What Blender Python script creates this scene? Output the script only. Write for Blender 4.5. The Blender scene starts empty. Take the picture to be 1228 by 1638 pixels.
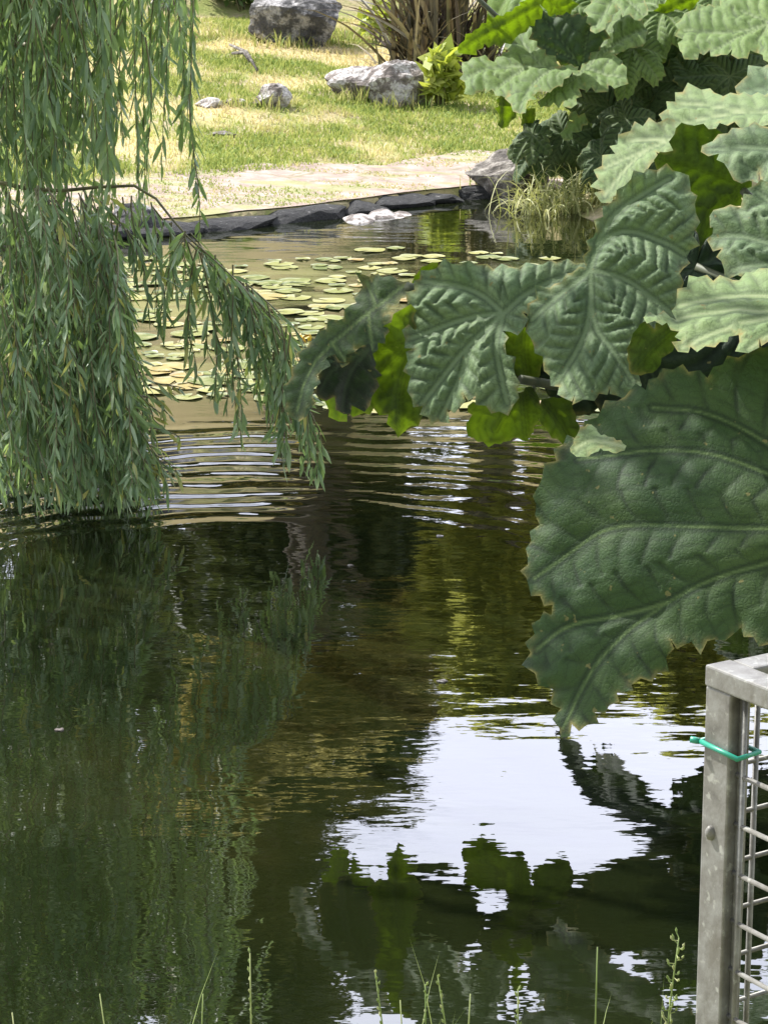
import bpy, math, random
import numpy as np
from mathutils import Vector, Matrix
from mathutils.geometry import delaunay_2d_cdt
R = math.radians
random.seed(7)
rng = np.random.default_rng(11)
scn = bpy.context.scene
C = scn.collection

# ------------------------------------------------------------------ camera
CAMZ, PITCH, F = 2.3, R(14.0), 4000.0
W0, H0 = 1228, 1638
cd = bpy.data.cameras.new('camera')
cam = bpy.data.objects.new('camera', cd); C.objects.link(cam)
cam.location = (0, 0, CAMZ)
cam.rotation_euler = (R(90) - PITCH, 0, 0)
cd.sensor_fit = 'VERTICAL'; cd.sensor_height = 24
cd.lens = 24 * F / H0
cd.clip_start = 0.05; cd.clip_end = 2000
scn.camera = cam

# ------------------------------------------------------------------ light
SUN = Vector((-0.62, 0.36, 0.80)).normalized()
EXPO = 1.45
sel = math.asin(SUN.z)
saz = math.atan2(SUN.x, SUN.y)
ld = bpy.data.lights.new('sun', 'SUN'); ld.energy = 3.9; ld.angle = R(0.6); ld.color = (1, 0.975, 0.93)
lo = bpy.data.objects.new('sun', ld); C.objects.link(lo)
lo.rotation_euler = SUN.to_track_quat('Z', 'Y').to_euler()
w = bpy.data.worlds.new('World'); scn.world = w; w.use_nodes = True
nt = w.node_tree; N = nt.nodes; L = nt.links
for n in list(N): N.remove(n)
out = N.new('ShaderNodeOutputWorld'); bg = N.new('ShaderNodeBackground')
sky = N.new('ShaderNodeTexSky'); sky.sky_type = 'NISHITA'; sky.sun_disc = False
sky.sun_elevation = sel; sky.sun_rotation = saz
sky.air_density = 1.0; sky.dust_density = 1.5
tc = N.new('ShaderNodeTexCoord')
mp = N.new('ShaderNodeMapping'); mp.inputs['Scale'].default_value = (1.6, 1.6, 4.0); mp.inputs['Location'].default_value = (0.3, 0.1, 0.35)
cn = N.new('ShaderNodeTexNoise'); cn.inputs['Scale'].default_value = 1.7; cn.inputs['Detail'].default_value = 7; cn.inputs['Roughness'].default_value = 0.55
cr = N.new('ShaderNodeValToRGB'); cr.color_ramp.elements[0].position = 0.48; cr.color_ramp.elements[1].position = 0.64
mx = N.new('ShaderNodeMix'); mx.data_type = 'RGBA'
c2 = N.new('ShaderNodeTexNoise'); c2.inputs['Scale'].default_value = 5; c2.inputs['Detail'].default_value = 5
ccol = N.new('ShaderNodeMix'); ccol.data_type = 'RGBA'
ccol.inputs[6].default_value = (11.6, 12.0, 14.4, 1); ccol.inputs[7].default_value = (14.4, 14.7, 16.6, 1)
L.new(tc.outputs['Generated'], mp.inputs[0]); L.new(mp.outputs[0], cn.inputs['Vector']); L.new(mp.outputs[0], c2.inputs['Vector'])
sxyz = N.new('ShaderNodeSeparateXYZ'); L.new(tc.outputs['Generated'], sxyz.inputs[0])
cov = N.new('ShaderNodeMath'); cov.operation = 'MULTIPLY_ADD'; cov.inputs[1].default_value = .26; L.new(sxyz.outputs['Y'], cov.inputs[0]); L.new(cn.outputs[0], cov.inputs[2])
L.new(cov.outputs[0], cr.inputs[0]); L.new(c2.outputs[0], ccol.inputs[0])
L.new(cr.outputs[0], mx.inputs[0]); L.new(sky.outputs[0], mx.inputs[6]); L.new(ccol.outputs[2], mx.inputs[7])
hz = N.new('ShaderNodeMix'); hz.data_type = 'RGBA'; hz.inputs[0].default_value = .34; hz.inputs[7].default_value = (7.5, 7.3, 7.0, 1)
L.new(sky.outputs[0], hz.inputs[6]); L.new(hz.outputs[2], mx.inputs[6])
L.new(mx.outputs[2], bg.inputs[0]); bg.inputs[1].default_value = 0.10
L.new(bg.outputs[0], out.inputs[0])
scn.view_settings.view_transform = 'Standard'; scn.view_settings.look = 'None'
scn.view_settings.gamma = 1; scn.view_settings.exposure = EXPO
scn.render.engine = 'CYCLES'
scn.cycles.max_bounces = 8; scn.cycles.transparent_max_bounces = 8
scn.cycles.sample_clamp_indirect = 4

# ------------------------------------------------------------------ pixel helpers
FW = np.array([0, math.cos(PITCH), -math.sin(PITCH)])
UP = np.array([0, math.sin(PITCH), math.cos(PITCH)])
CP = np.array([0, 0, CAMZ])
def ray(px, py):
    return F * FW + (px - 614) * np.array([1., 0, 0]) + (819 - py) * UP
def atY(px, py, Y):
    r = ray(px, py); return CP + r * (Y / r[1])
def atZ(px, py, z=0.):
    r = ray(px, py); return CP + r * ((z - CAMZ) / r[2])

# ------------------------------------------------------------------ noise
_perm = rng.random((64, 64, 8))
def vnoise(x, y, s=1.0, k=0):
    x = np.asarray(x, float) * s + 1000; y = np.asarray(y, float) * s + 1000
    xi = np.floor(x).astype(int); yi = np.floor(y).astype(int)
    fx = x - xi; fy = y - yi; fx = fx * fx * (3 - 2 * fx); fy = fy * fy * (3 - 2 * fy)
    P = _perm[:, :, k]
    a = P[xi % 64, yi % 64]; b = P[(xi + 1) % 64, yi % 64]; c = P[xi % 64, (yi + 1) % 64]; d = P[(xi + 1) % 64, (yi + 1) % 64]
    return (a * (1 - fx) + b * fx) * (1 - fy) + (c * (1 - fx) + d * fx) * fy
def fbm(x, y, s=1.0, o=4, k=0):
    v = 0; a = .5; t = 0
    for i in range(o):
        v = v + a * vnoise(x, y, s * 2 ** i, (k + i) % 8); t += a; a *= .55
    return v / t

# ------------------------------------------------------------------ object helpers
def mesh_obj(name, verts, faces, mat=None, parent=None, smooth=True, attrs=None):
    me = bpy.data.meshes.new(name)
    me.from_pydata([tuple(v) for v in verts] if not isinstance(verts, np.ndarray) else verts.tolist(), [], faces if isinstance(faces, list) else faces.tolist())
    if mat: me.materials.append(mat)
    if smooth: me.polygons.foreach_set('use_smooth', [True] * len(me.polygons))
    if attrs:
        for k, v in attrs.items():
            a = me.attributes.new(k, 'FLOAT', 'POINT'); a.data.foreach_set('value', np.asarray(v, dtype=np.float32))
    me.update()
    o = bpy.data.objects.new(name, me); C.objects.link(o)
    if parent: o.parent = parent
    return o
def tag(o, label=None, cat=None, group=None, kind=None):
    if label: o['label'] = label
    if cat: o['category'] = cat
    if group: o['group'] = group
    if kind: o['kind'] = kind
    return o
def empty(name, loc=(0, 0, 0)):
    o = bpy.data.objects.new(name, None); C.objects.link(o); o.location = loc; o.empty_display_size = .1
    return o
def keep(o, parent):          # parent, keeping world-space vertex positions
    o.parent = parent
    if parent is not None:
        o.matrix_parent_inverse = Matrix.Translation(parent_world(parent)).inverted()
    return o
def parent_world(p):
    v = Vector((0, 0, 0))
    while p is not None:
        v += Vector(p.location); p = None
    return v
class MB:
    def __init__(s): s.v = []; s.f = []; s.a = []
    def tube(s, pts, r, n=7, cap=True, a=0.):
        pts = [np.array(p, float) for p in pts]
        rs = r if hasattr(r, '__len__') else [r] * len(pts)
        b = len(s.v); up = np.array([0.13, 0.27, 1.0])
        for i, p in enumerate(pts):
            t = pts[min(i + 1, len(pts) - 1)] - pts[max(i - 1, 0)]; t /= np.linalg.norm(t) + 1e-9
            u = up if abs(t[2]) < .9 else np.array([1., 0.1, 0])
            x = np.cross(t, u); x /= np.linalg.norm(x); y = np.cross(t, x)
            for k in range(n):
                an = 2 * math.pi * k / n
                s.v.append(p + rs[i] * (math.cos(an) * x + math.sin(an) * y)); s.a.append(a)
        for i in range(len(pts) - 1):
            for k in range(n):
                k2 = (k + 1) % n
                s.f.append((b + i * n + k, b + i * n + k2, b + (i + 1) * n + k2, b + (i + 1) * n + k))
        if cap:
            s.f.append(tuple(b + k for k in reversed(range(n)))); e = b + (len(pts) - 1) * n
            s.f.append(tuple(e + k for k in range(n)))
    def box(s, o, ax, ay, az, bev=0.0):   # o corner-centre, half-vectors
        o, ax, ay, az = [np.array(q, float) for q in (o, ax, ay, az)]
        b = len(s.v)
        for i in (-1, 1):
            for j in (-1, 1):
                for k in (-1, 1): s.v.append(o + i * ax + j * ay + k * az); s.a.append(0.)
        for q in ((0, 1, 3, 2), (4, 6, 7, 5), (0, 4, 5, 1), (2, 3, 7, 6), (0, 2, 6, 4), (1, 5, 7, 3)):
            s.f.append(tuple(b + t for t in q))
    def build(s, name, mat, parent=None, smooth=True):
        return mesh_obj(name, np.array(s.v), s.f, mat, parent, smooth, {'tint': s.a})

# ------------------------------------------------------------------ materials
def mat(name):
    m = bpy.data.materials.new(name); m.use_nodes = True
    t = m.node_tree; b = t.nodes['Principled BSDF']
    return m, t, b
def nd(t, typ, **kw):
    n = t.nodes.new(typ)
    for k, v in kw.items():
        if k in n.inputs: n.inputs[k].default_value = v
        else: setattr(n, k, v)
    return n
def ramp(t, fac, stops):
    r = t.nodes.new('ShaderNodeValToRGB'); e = r.color_ramp.elements
    while len(e) < len(stops): e.new(0.5)
    for i, (p, c) in enumerate(stops): e[i].position = p; e[i].color = (*c, 1)
    t.links.new(fac, r.inputs[0]); return r.outputs[0]
def attr(t, name):
    a = t.nodes.new('ShaderNodeAttribute'); a.attribute_name = name; return a.outputs['Fac']
def mixc(t, fac, a, b, mode='MIX'):
    m = t.nodes.new('ShaderNodeMix'); m.data_type = 'RGBA'; m.blend_type = mode
    for i, v in ((0, fac), (6, a), (7, b)):
        if isinstance(v, (int, float)): m.inputs[i].default_value = v
        elif isinstance(v, tuple): m.inputs[i].default_value = (*v, 1)
        else: t.links.new(v, m.inputs[i])
    return m.outputs[2]
def noise(t, scale, detail=4, vec=None, rough=.55):
    n = nd(t, 'ShaderNodeTexNoise'); n.inputs['Scale'].default_value = scale; n.inputs['Detail'].default_value = detail; n.inputs['Roughness'].default_value = rough
    if vec is not None: t.links.new(vec, n.inputs['Vector'])
    return n.outputs[0]
def pos(t, scale=None):
    g = t.nodes.new('ShaderNodeNewGeometry')
    if scale is None: return g.outputs['Position']
    m = t.nodes.new('ShaderNodeVectorMath'); m.operation = 'MULTIPLY'; m.inputs[1].default_value = scale
    t.links.new(g.outputs['Position'], m.inputs[0]); return m.outputs[0]
def bump(t, b, h, strength=.5, dist=.01):
    n = t.nodes.new('ShaderNodeBump'); n.inputs['Strength'].default_value = strength; n.inputs['Distance'].default_value = dist
    t.links.new(h, n.inputs['Height']); t.links.new(n.outputs[0], b.inputs['Normal']); return n
def foliage(name, stops, trans=(.30, .42, .04), tfac=.35, rough=.5, spec=.4, attrname='tint', nscale=None):
    m, t, b = mat(name)
    f = attr(t, attrname)
    col = ramp(t, f, stops)
    if nscale:
        nz = noise(t, nscale, 4, pos(t))
        col = mixc(t, ramp(t, nz, [(.35, (0, 0, 0)), (.7, (1, 1, 1))]), col, mixc(t, .45, col, (.35, .35, .12)))
    t.links.new(col, b.inputs['Base Color']); b.inputs['Roughness'].default_value = rough
    b.inputs['Specular IOR Level'].default_value = spec
    tr = t.nodes.new('ShaderNodeBsdfTranslucent')
    t.links.new(mixc(t, .72, col, trans), tr.inputs[0])
    ms = t.nodes.new('ShaderNodeMixShader'); ms.inputs[0].default_value = tfac
    t.links.new(b.outputs[0], ms.inputs[1]); t.links.new(tr.outputs[0], ms.inputs[2])
    t.links.new(ms.outputs[0], t.nodes['Material Output'].inputs[0])
    return m

def ma2(t, op, a, b):
    n = t.nodes.new('ShaderNodeMath'); n.operation = op; t.links.new(a, n.inputs[0]); t.links.new(b, n.inputs[1]); return n.outputs[0]
def gunnera_mat(name, c_dark, c_pale, c_vein, trans, tfac=.35, spec=.28, rough=.68):
    m, t, b = mat(name)
    nz = noise(t, 9, 5, pos(t)); n2 = noise(t, 70, 3, pos(t))
    base = mixc(t, ramp(t, nz, [(.3, (0, 0, 0)), (.7, (1, 1, 1))]), c_dark, c_pale)  # two leaf tones mottled at random by noise
    base = mixc(t, ramp(t, noise(t, 3.5, 4, pos(t)), [(.45, (0, 0, 0)), (.70, (.65, .65, .65))]), base, (c_pale[0] * (1.6 if c_pale[0] < .1 else 1.12), c_pale[1] * (1.3 if c_pale[0] < .1 else 1.08), c_pale[2]))
    base = mixc(t, ramp(t, n2, [(.40, (0, 0, 0)), (.80, (.3, .3, .3))]), base, tuple(min(1, q * 1.4) for q in c_pale))
    fv = nd(t, 'ShaderNodeTexNoise', Scale=14.0, Detail=3); t.links.new(pos(t), fv.inputs['Vector'])
    fm = t.nodes.new('ShaderNodeVectorMath'); fm.operation = 'MULTIPLY_ADD'; fm.inputs[1].default_value = (.035, .035, .035); t.links.new(fv.outputs['Color'], fm.inputs[0]); t.links.new(pos(t), fm.inputs[2])
    for sc_, wd_, am_ in ((24, .035, .55), (60, .05, .35)):
        fo = nd(t, 'ShaderNodeTexVoronoi', feature='DISTANCE_TO_EDGE'); fo.inputs['Scale'].default_value = sc_; t.links.new(fm.outputs[0], fo.inputs['Vector'])
        base = mixc(t, ramp(t, fo.outputs['Distance'], [(0, (am_,) * 3), (wd_, (0, 0, 0))]), base, tuple(q * .45 for q in c_dark))
    va = attr(t, 'vein')
    col = mixc(t, va, base, c_vein)
    col = mixc(t, attr(t, 'rib'), col, tuple(q * .38 for q in c_dark))  # dark rib marking, with the furrows' shade put into the colour
    # browned, bitten margins and a few blemishes of the leaf itself
    ed = attr(t, 'edge')
    bl = t.nodes.new('ShaderNodeMath'); bl.operation = 'MULTIPLY'
    t.links.new(ed, bl.inputs[0]); t.links.new(ramp(t, noise(t, 22, 3, pos(t)), [(.45, (0, 0, 0)), (.62, (1, 1, 1))]), bl.inputs[1])
    col = mixc(t, bl.outputs[0], col, (.20, .17, .05))
    sp = ramp(t, noise(t, 34, 2, pos(t)), [(.70, (0, 0, 0)), (.75, (1, 1, 1))])
    col = mixc(t, sp, col, (.13, .12, .04))
    t.links.new(col, b.inputs['Base Color'])
    b.inputs['Roughness'].default_value = rough; b.inputs['Specular IOR Level'].default_value = spec
    vo = nd(t, 'ShaderNodeTexVoronoi', feature='DISTANCE_TO_EDGE'); vo.inputs['Scale'].default_value = 95
    t.links.new(pos(t), vo.inputs['Vector'])
    h = ramp(t, vo.outputs['Distance'], [(0, (0, 0, 0)), (.25, (1, 1, 1))])
    bm = bump(t, b, h, .35, .0014)
    tr = t.nodes.new('ShaderNodeBsdfTranslucent')
    ribv = ma2(t, 'MAXIMUM', va, attr(t, 'rib'))
    tcol = mixc(t, ribv, mixc(t, nz, trans, tuple(q * .7 for q in trans)), tuple(q * .35 for q in trans))
    t.links.new(tcol, tr.inputs[0])
    ms = t.nodes.new('ShaderNodeMixShader'); ms.inputs[0].default_value = tfac
    t.links.new(b.outputs[0], ms.inputs[1]); t.links.new(tr.outputs[0], ms.inputs[2])
    t.links.new(ms.outputs[0], t.nodes['Material Output'].inputs[0])
    return m
G_SHADED = gunnera_mat('gunnera_deep', (.013, .034, .012), (.031, .060, .017), (.09, .135, .04), (.10, .18, .01), .16)  # shaded copy of the leaf: its shade put into the colour
G_SKYLIT = gunnera_mat('gunnera_bluish', (.070, .120, .054), (.135, .190, .088), (.12, .17, .08), (.12, .20, .01), .2)  # skylit copy: the sky's sheen put into a lighter base colour
G_SUNLIT = gunnera_mat('gunnera_pale', (.115, .175, .062), (.180, .245, .098), (.23, .27, .13), (.24, .34, .04), .25)  # sunlit copy: direct sun put into a paler base colour
G_GLOW = gunnera_mat('gunnera_thin', (.030, .065, .010), (.045, .085, .012), (.02, .04, .008), (.14, .23, .004), .5)  # backlit copy: its glow put into colour and translucence
G_DIM = gunnera_mat('gunnera_dim', (.022, .048, .010), (.032, .060, .012), (.02, .04, .01), (.05, .09, .003), .4)  # dimmer backlit copy, the glow turned down in the colour
G_INNER_SHADE = gunnera_mat('gunnera_under', (.010, .022, .010), (.018, .034, .014), (.03, .05, .02), (.03, .07, .01), .12)  # darkest copy: shade inside the plant put into the colour
G_FAR_SHADED = gunnera_mat('gunnera_mid', (.034, .062, .024), (.060, .095, .032), (.09, .12, .05), (.10, .17, .02), .2)  # far plant's shaded copy, its shade put into the colour
G_FAR_SUNLIT = gunnera_mat('gunnera_far', (.080, .135, .036), (.140, .205, .062), (.18, .23, .10), (.22, .36, .03), .3)  # far plant's sunlit copy, the sun put into the colour

STALK, t_, b_ = mat('gunnera_stalk')
t_.links.new(ramp(t_, noise(t_, 30, 4, pos(t_)), [(.3, (.035, .05, .02)), (.7, (.08, .085, .04))]), b_.inputs['Base Color']); b_.inputs['Roughness'].default_value = .6

WILLOW = foliage('willow_leaves', [(0, (.040, .086, .036)), (.35, (.105, .180, .080)), (.7, (.205, .290, .155)), (.93, (.36, .44, .29)), (1, (.42, .38, .10))], (.32, .46, .09), .36, .45, .5)
BARK, t_, b_ = mat('bark')
t_.links.new(ramp(t_, noise(t_, 14, 6, pos(t_, (4, 4, 1))), [(.3, (.035, .028, .02)), (.7, (.13, .105, .075))]), b_.inputs['Base Color']); b_.inputs['Roughness'].default_value = .85
bump(t_, b_, noise(t_, 25, 6, pos(t_, (4, 4, 1))), .8, .02)
TWIG, t_, b_ = mat('willow_twig')
t_.links.new(ramp(t_, noise(t_, 9, 3, pos(t_)), [(.3, (.07, .06, .03)), (.7, (.16, .15, .06))]), b_.inputs['Base Color']); b_.inputs['Roughness'].default_value = .6
STEM_G, t_, b_ = mat('green_stem'); b_.inputs['Base Color'].default_value = (.16, .22, .06, 1); b_.inputs['Roughness'].default_value = .6

# water
WATER, t, b = mat('pond_water')
wp = pos(t)
murk = ramp(t, noise(t, .9, 4, pos(t, (1, .7, 1))), [(.35, (.0035, .0058, .0018)), (.55, (.0068, .0088, .0024)), (.75, (.018, .017, .005))])
t.links.new(murk, b.inputs['Base Color']); b.inputs['Roughness'].default_value = .6; b.inputs['Specular IOR Level'].default_value = 0
gl = t.nodes.new('ShaderNodeBsdfGlossy'); gl.inputs['Roughness'].default_value = .012; gl.inputs['Color'].default_value = (.97, .98, 1, 1)
fr = t.nodes.new('ShaderNodeFresnel'); fr.inputs['IOR'].default_value = 2.05
ms = t.nodes.new('ShaderNodeMixShader')
t.links.new(fr.outputs[0], ms.inputs[0]); t.links.new(b.outputs[0], ms.inputs[1]); t.links.new(gl.outputs[0], ms.inputs[2])
t.links.new(ms.outputs[0], t.nodes['Material Output'].inputs[0])
def vm(op, a, bv):
    n = t.nodes.new('ShaderNodeVectorMath'); n.operation = op
    t.links.new(a, n.inputs[0])
    if bv is not None: n.inputs[1].default_value = bv
    return n
def ma(op, a, bv=None, c=None):
    n = t.nodes.new('ShaderNodeMath'); n.operation = op
    for i, v in enumerate((a, bv, c)):
        if v is None: continue
        if isinstance(v, (int, float)): n.inputs[i].default_value = v
        else: t.links.new(v, n.inputs[i])
    return n.outputs[0]
rc = atZ(385, 985)
wob = vm('SCALE', vm('SUBTRACT', nd(t, 'ShaderNodeTexNoise', Scale=2.0).outputs['Color'], (.5, .5, .5)).outputs[0], None)
wob.inputs['Scale'].default_value = .20
for n in t.nodes:
    if n.bl_idname == 'ShaderNodeTexNoise' and not n.inputs['Vector'].is_linked: t.links.new(wp, n.inputs['Vector'])
wadd = t.nodes.new('ShaderNodeVectorMath'); wadd.operation = 'ADD'; t.links.new(wp, wadd.inputs[0]); t.links.new(wob.outputs[0], wadd.inputs[1])
dist = vm('DISTANCE', wadd.outputs[0], (rc[0], rc[1], 0)).outputs['Value']
ring = ma('SINE', ma('MULTIPLY', dist, 2 * math.pi / .17))
env = t.nodes.new('ShaderNodeMapRange'); env.interpolation_type = 'SMOOTHSTEP'
env.inputs['From Min'].default_value = 1.15; env.inputs['From Max'].default_value = 1.5; t.links.new(dist, env.inputs['Value'])
env2 = t.nodes.new('ShaderNodeMapRange'); env2.interpolation_type = 'SMOOTHSTEP'
env2.inputs['From Min'].default_value = 2.6; env2.inputs['From Max'].default_value = 3.2; env2.inputs['To Min'].default_value = 1; env2.inputs['To Max'].default_value = 0
t.links.new(dist, env2.inputs['Value'])
sy = t.nodes.new('ShaderNodeSeparateXYZ'); t.links.new(wp, sy.inputs[0])
env3 = t.nodes.new('ShaderNodeMapRange'); env3.interpolation_type = 'SMOOTHSTEP'
env3.inputs['From Min'].default_value = rc[1] - .1; env3.inputs['From Max'].default_value = rc[1] + .5; t.links.new(sy.outputs['Y'], env3.inputs['Value'])
lf = t.nodes.new('ShaderNodeMapRange'); lf.interpolation_type = 'SMOOTHSTEP'
lf.inputs['From Min'].default_value = -.52; lf.inputs['From Max'].default_value = -.22; lf.inputs['To Min'].default_value = .0058; lf.inputs['To Max'].default_value = .00055
t.links.new(sy.outputs['X'], lf.inputs['Value'])
ringamp = ma('MULTIPLY', lf.outputs[0], ma('ADD', ma('MULTIPLY', noise(t, 2.6, 3, pos(t)), 2.6), -.45))
ringh = ma('MULTIPLY', ma('MULTIPLY', ma('MULTIPLY', ring, env.outputs[0]), ma('MULTIPLY', env2.outputs[0], env3.outputs[0])), ringamp)
n1 = ma('MULTIPLY', noise(t, 1.6, 2, pos(t, (.8, 1.3, 1))), .0045)
n2 = ma('MULTIPLY', noise(t, 7.0, 2, pos(t, (.7, 1.5, 1))), .00075)
n3 = ma('MULTIPLY', noise(t, 26.0, 2, pos(t, (.6, 1.4, 1))), .00011)
hs = ma('ADD', ma('ADD', ringh, n1), ma('ADD', n2, n3))
bank_refl_mask = ma('MULTIPLY', ramp(t, noise(t, 2.6, 5, pos(t, (.45, 1.0, 1))), [(.42, (0, 0, 0)), (.56, (1, 1, 1))]), ramp(t, ma('MULTIPLY', sy.outputs['Y'], .05), [(.560, (0, 0, 0)), (.64, (.75, .75, .75)), (.76, (.75, .75, .75)), (.80, (0, 0, 0))]))  # sunlit bank's yellow reflection painted on the far water as diffuse colour
bank_refl_bsdf = nd(t, 'ShaderNodeBsdfPrincipled'); bank_refl_bsdf.inputs['Base Color'].default_value = (.17, .175, .05, 1); bank_refl_bsdf.inputs['Roughness'].default_value = .35
ms2 = t.nodes.new('ShaderNodeMixShader'); t.links.new(ma('MULTIPLY', bank_refl_mask, .75), ms2.inputs[0]); t.links.new(ms.outputs[0], ms2.inputs[1]); t.links.new(bank_refl_bsdf.outputs[0], ms2.inputs[2])
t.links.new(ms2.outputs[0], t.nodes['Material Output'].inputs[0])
bn = t.nodes.new('ShaderNodeBump'); bn.inputs['Strength'].default_value = 1; bn.inputs['Distance'].default_value = 1
t.links.new(hs, bn.inputs['Height'])
for n_ in (b, gl, fr): t.links.new(bn.outputs[0], n_.inputs['Normal'])

# ground
GROUND, t, b = mat('turf_ground')
pz = pos(t)
gcol = ramp(t, noise(t, 2.2, 6, pz), [(.30, (.15, .20, .05)), (.45, (.25, .26, .09)), (.55, (.34, .28, .16)), (.70, (.42, .33, .25))])
gcol = mixc(t, ramp(t, noise(t, 30, 4, pz), [(.3, (0, 0, 0)), (.8, (.6, .6, .6))]), gcol, (.08, .12, .025))
gcol = mixc(t, ramp(t, attr(t, 'dry'), [(.35, (0, 0, 0)), (.65, (1, 1, 1))]), gcol, (.42, .34, .17))
t.links.new(gcol, b.inputs['Base Color']); b.inputs['Roughness'].default_value = .95; b.inputs['Specular IOR Level'].default_value = .1
bump(t, b, noise(t, 40, 5, pz), .7, .02)

PATH, t, b = mat('path_stone')
pz = pos(t)
dn_ = nd(t, 'ShaderNodeTexNoise', Scale=3.0, Detail=5); t.links.new(pz, dn_.inputs['Vector'])
dv_ = t.nodes.new('ShaderNodeVectorMath'); dv_.operation = 'MULTIPLY_ADD'; dv_.inputs[1].default_value = (.5, .5, 0); t.links.new(dn_.outputs['Color'], dv_.inputs[0]); t.links.new(pz, dv_.inputs[2])
vo = nd(t, 'ShaderNodeTexVoronoi', feature='DISTANCE_TO_EDGE'); vo.inputs['Scale'].default_value = 1.9; t.links.new(dv_.outputs[0], vo.inputs['Vector'])
vc = nd(t, 'ShaderNodeTexVoronoi'); vc.inputs['Scale'].default_value = 1.5; t.links.new(pz, vc.inputs['Vector'])
pc = ramp(t, noise(t, 7, 6, pz), [(.25, (.16, .115, .09)), (.5, (.29, .215, .175)), (.75, (.42, .345, .30))])
pc = mixc(t, ramp(t, noise(t, 60, 3, pz), [(.35, (0, 0, 0)), (.8, (.5, .5, .5))]), pc, (.13, .105, .08))
pc = mixc(t, ramp(t, vo.outputs['Distance'], [(.005, (.75, .75, .75)), (.035, (0, 0, 0))]), pc, (.14, .13, .06))
pc = mixc(t, ramp(t, noise(t, 3.2, 6, pos(t, (.7, 1.4, 1))), [(.50, (0, 0, 0)), (.62, (.75, .75, .75))]), pc, (.20, .21, .07))
t.links.new(pc, b.inputs['Base Color']); b.inputs['Roughness'].default_value = .9
bump(t, b, noise(t, 30, 5, pz), .6, .01)

def rock_mat(name, dark, mid, white, wpos=.55, sc=1.0):
    m, t, b = mat(name)
    pz = pos(t)
    c = ramp(t, noise(t, 7 * sc, 7, pz, .65), [(.30, dark), (.50, mid), (wpos, mid), (wpos + .10, white)])
    c = mixc(t, ramp(t, noise(t, 42 * sc, 4, pz), [(.4, (0, 0, 0)), (.75, (.7, .7, .7))]), c, dark)
    t.links.new(c, b.inputs['Base Color']); b.inputs['Roughness'].default_value = .9
    bump(t, b, noise(t, 18 * sc, 7, pz, .7), 1.0, .05)
    return m
ROCK = rock_mat('rock_grey', (.03, .03, .033), (.12, .115, .11), (.45, .43, .42), .50)
ROCKW = rock_mat('rock_pale', (.07, .055, .045), (.28, .24, .215), (.62, .58, .55), .44)
ROCKB = rock_mat('rock_brown', (.04, .035, .03), (.15, .13, .11), (.34, .31, .27), .50)
KERB = rock_mat('kerb_stone', (.014, .014, .016), (.04, .039, .037), (.26, .25, .24), .60, 2.6)
GRASS = foliage('grass_blades', [(0, (.13, .21, .035)), (.30, (.24, .31, .065)), (.55, (.40, .38, .16)), (1, (.58, .46, .29))], (.50, .50, .14), .35, .6, .2)

# ------------------------------------------------------------------ terrain
EDGE_PX = [(-1400, 420), (-500, 402), (0, 392), (180, 381), (340, 367), (500, 350), (650, 329), (780, 316), (860, 322), (980, 326), (1228, 330), (2200, 330)]
EP = np.array([atZ(x, y)[:2] for x, y in EDGE_PX])
def far_edge(x): return np.interp(x, EP[:, 0], EP[:, 1]) + .05 * (vnoise(x, 0 * x, 2.2, 1) - .5)
def right_edge(y): return np.interp(y, [0, 3.6, 5, 7, 9, 12, 16, 18, 20], [8, 3.2, 1.75, 1.75, 2.0, 2.4, 2.1, 1.35, 1.3])
def near_edge(x): return 3.75 + .12 * np.sin(x * 1.7) + .1 * (vnoise(x, 0 * x, 3, 2) - .5)
def height(x, y):
    x = np.asarray(x, float); y = np.asarray(y, float)
    tf = y - far_edge(x); tr = x - right_edge(y); tn = near_edge(x) - y; tl = -5.5 - x
    T = np.stack([tf, tr, tn, tl]); k = T.argmax(0); tt = T.max(0)
    bumpy = (fbm(x, y, .8, 4, 3) - .5)
    zf = np.where(tf < .06, -.10 + tf / .06 * .18, .08 + np.minimum(tf - .06, 2) * .055 + np.clip(tf - 2, 0, 8) * .088 + np.clip(tf - 11, 0, 13) * .50) + bumpy * .16 * np.clip((tf - 1.2) / 3, 0, 1)
    zr = np.interp(tr, [0, .4, 1.5, 4, 30], [-.03, .15, .3, .6, 1.4]) + bumpy * .08
    zn = np.interp(tn, [0, .35, .8, 3, 30], [-.04, .33, .5, .62, .7]) + bumpy * .05
    zl = np.interp(tl, [0, .4, 2, 30], [-.03, .2, .5, 1.4]) + bumpy * .1
    z = np.choose(k, [zf, zr, zn, zl])
    zin = np.maximum(-.7, -.06 + tt * .9)
    return np.where(tt < 0, zin, z)
xs = np.concatenate([np.linspace(-400, -30, 14), np.linspace(-27, -6, 20), np.arange(-5.6, 6.4, .075), np.linspace(7, 30, 20), np.linspace(40, 400, 12)])
ys = np.concatenate([np.linspace(-60, -2, 12), np.arange(-1, 3, .2), np.arange(3, 5, .06), np.arange(5, 15.5, .25), np.arange(15.5, 28, .06), np.linspace(28.5, 70, 40), np.linspace(80, 600, 14)])
XX, YY = np.meshgrid(xs, ys)
ZZ = height(XX, YY)
tfar = YY - far_edge(XX)
DRY = fbm(XX, YY, 1.1, 4, 5)
dry = np.clip((DRY - .40) * 2.6 * (tfar > 0) + np.clip((tfar - 11) / 3, 0, 1) * .6, 0, 1)
nx, ny = len(xs), len(ys)
idx = np.arange(nx * ny).reshape(ny, nx)
fc = np.stack([idx[:-1, :-1], idx[:-1, 1:], idx[1:, 1:], idx[1:, :-1]], -1).reshape(-1, 4)
gr = mesh_obj('ground', np.stack([XX.ravel(), YY.ravel(), ZZ.ravel()], -1), fc, GROUND, attrs={'dry': dry.ravel()})
tag(gr, kind='structure')
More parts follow.
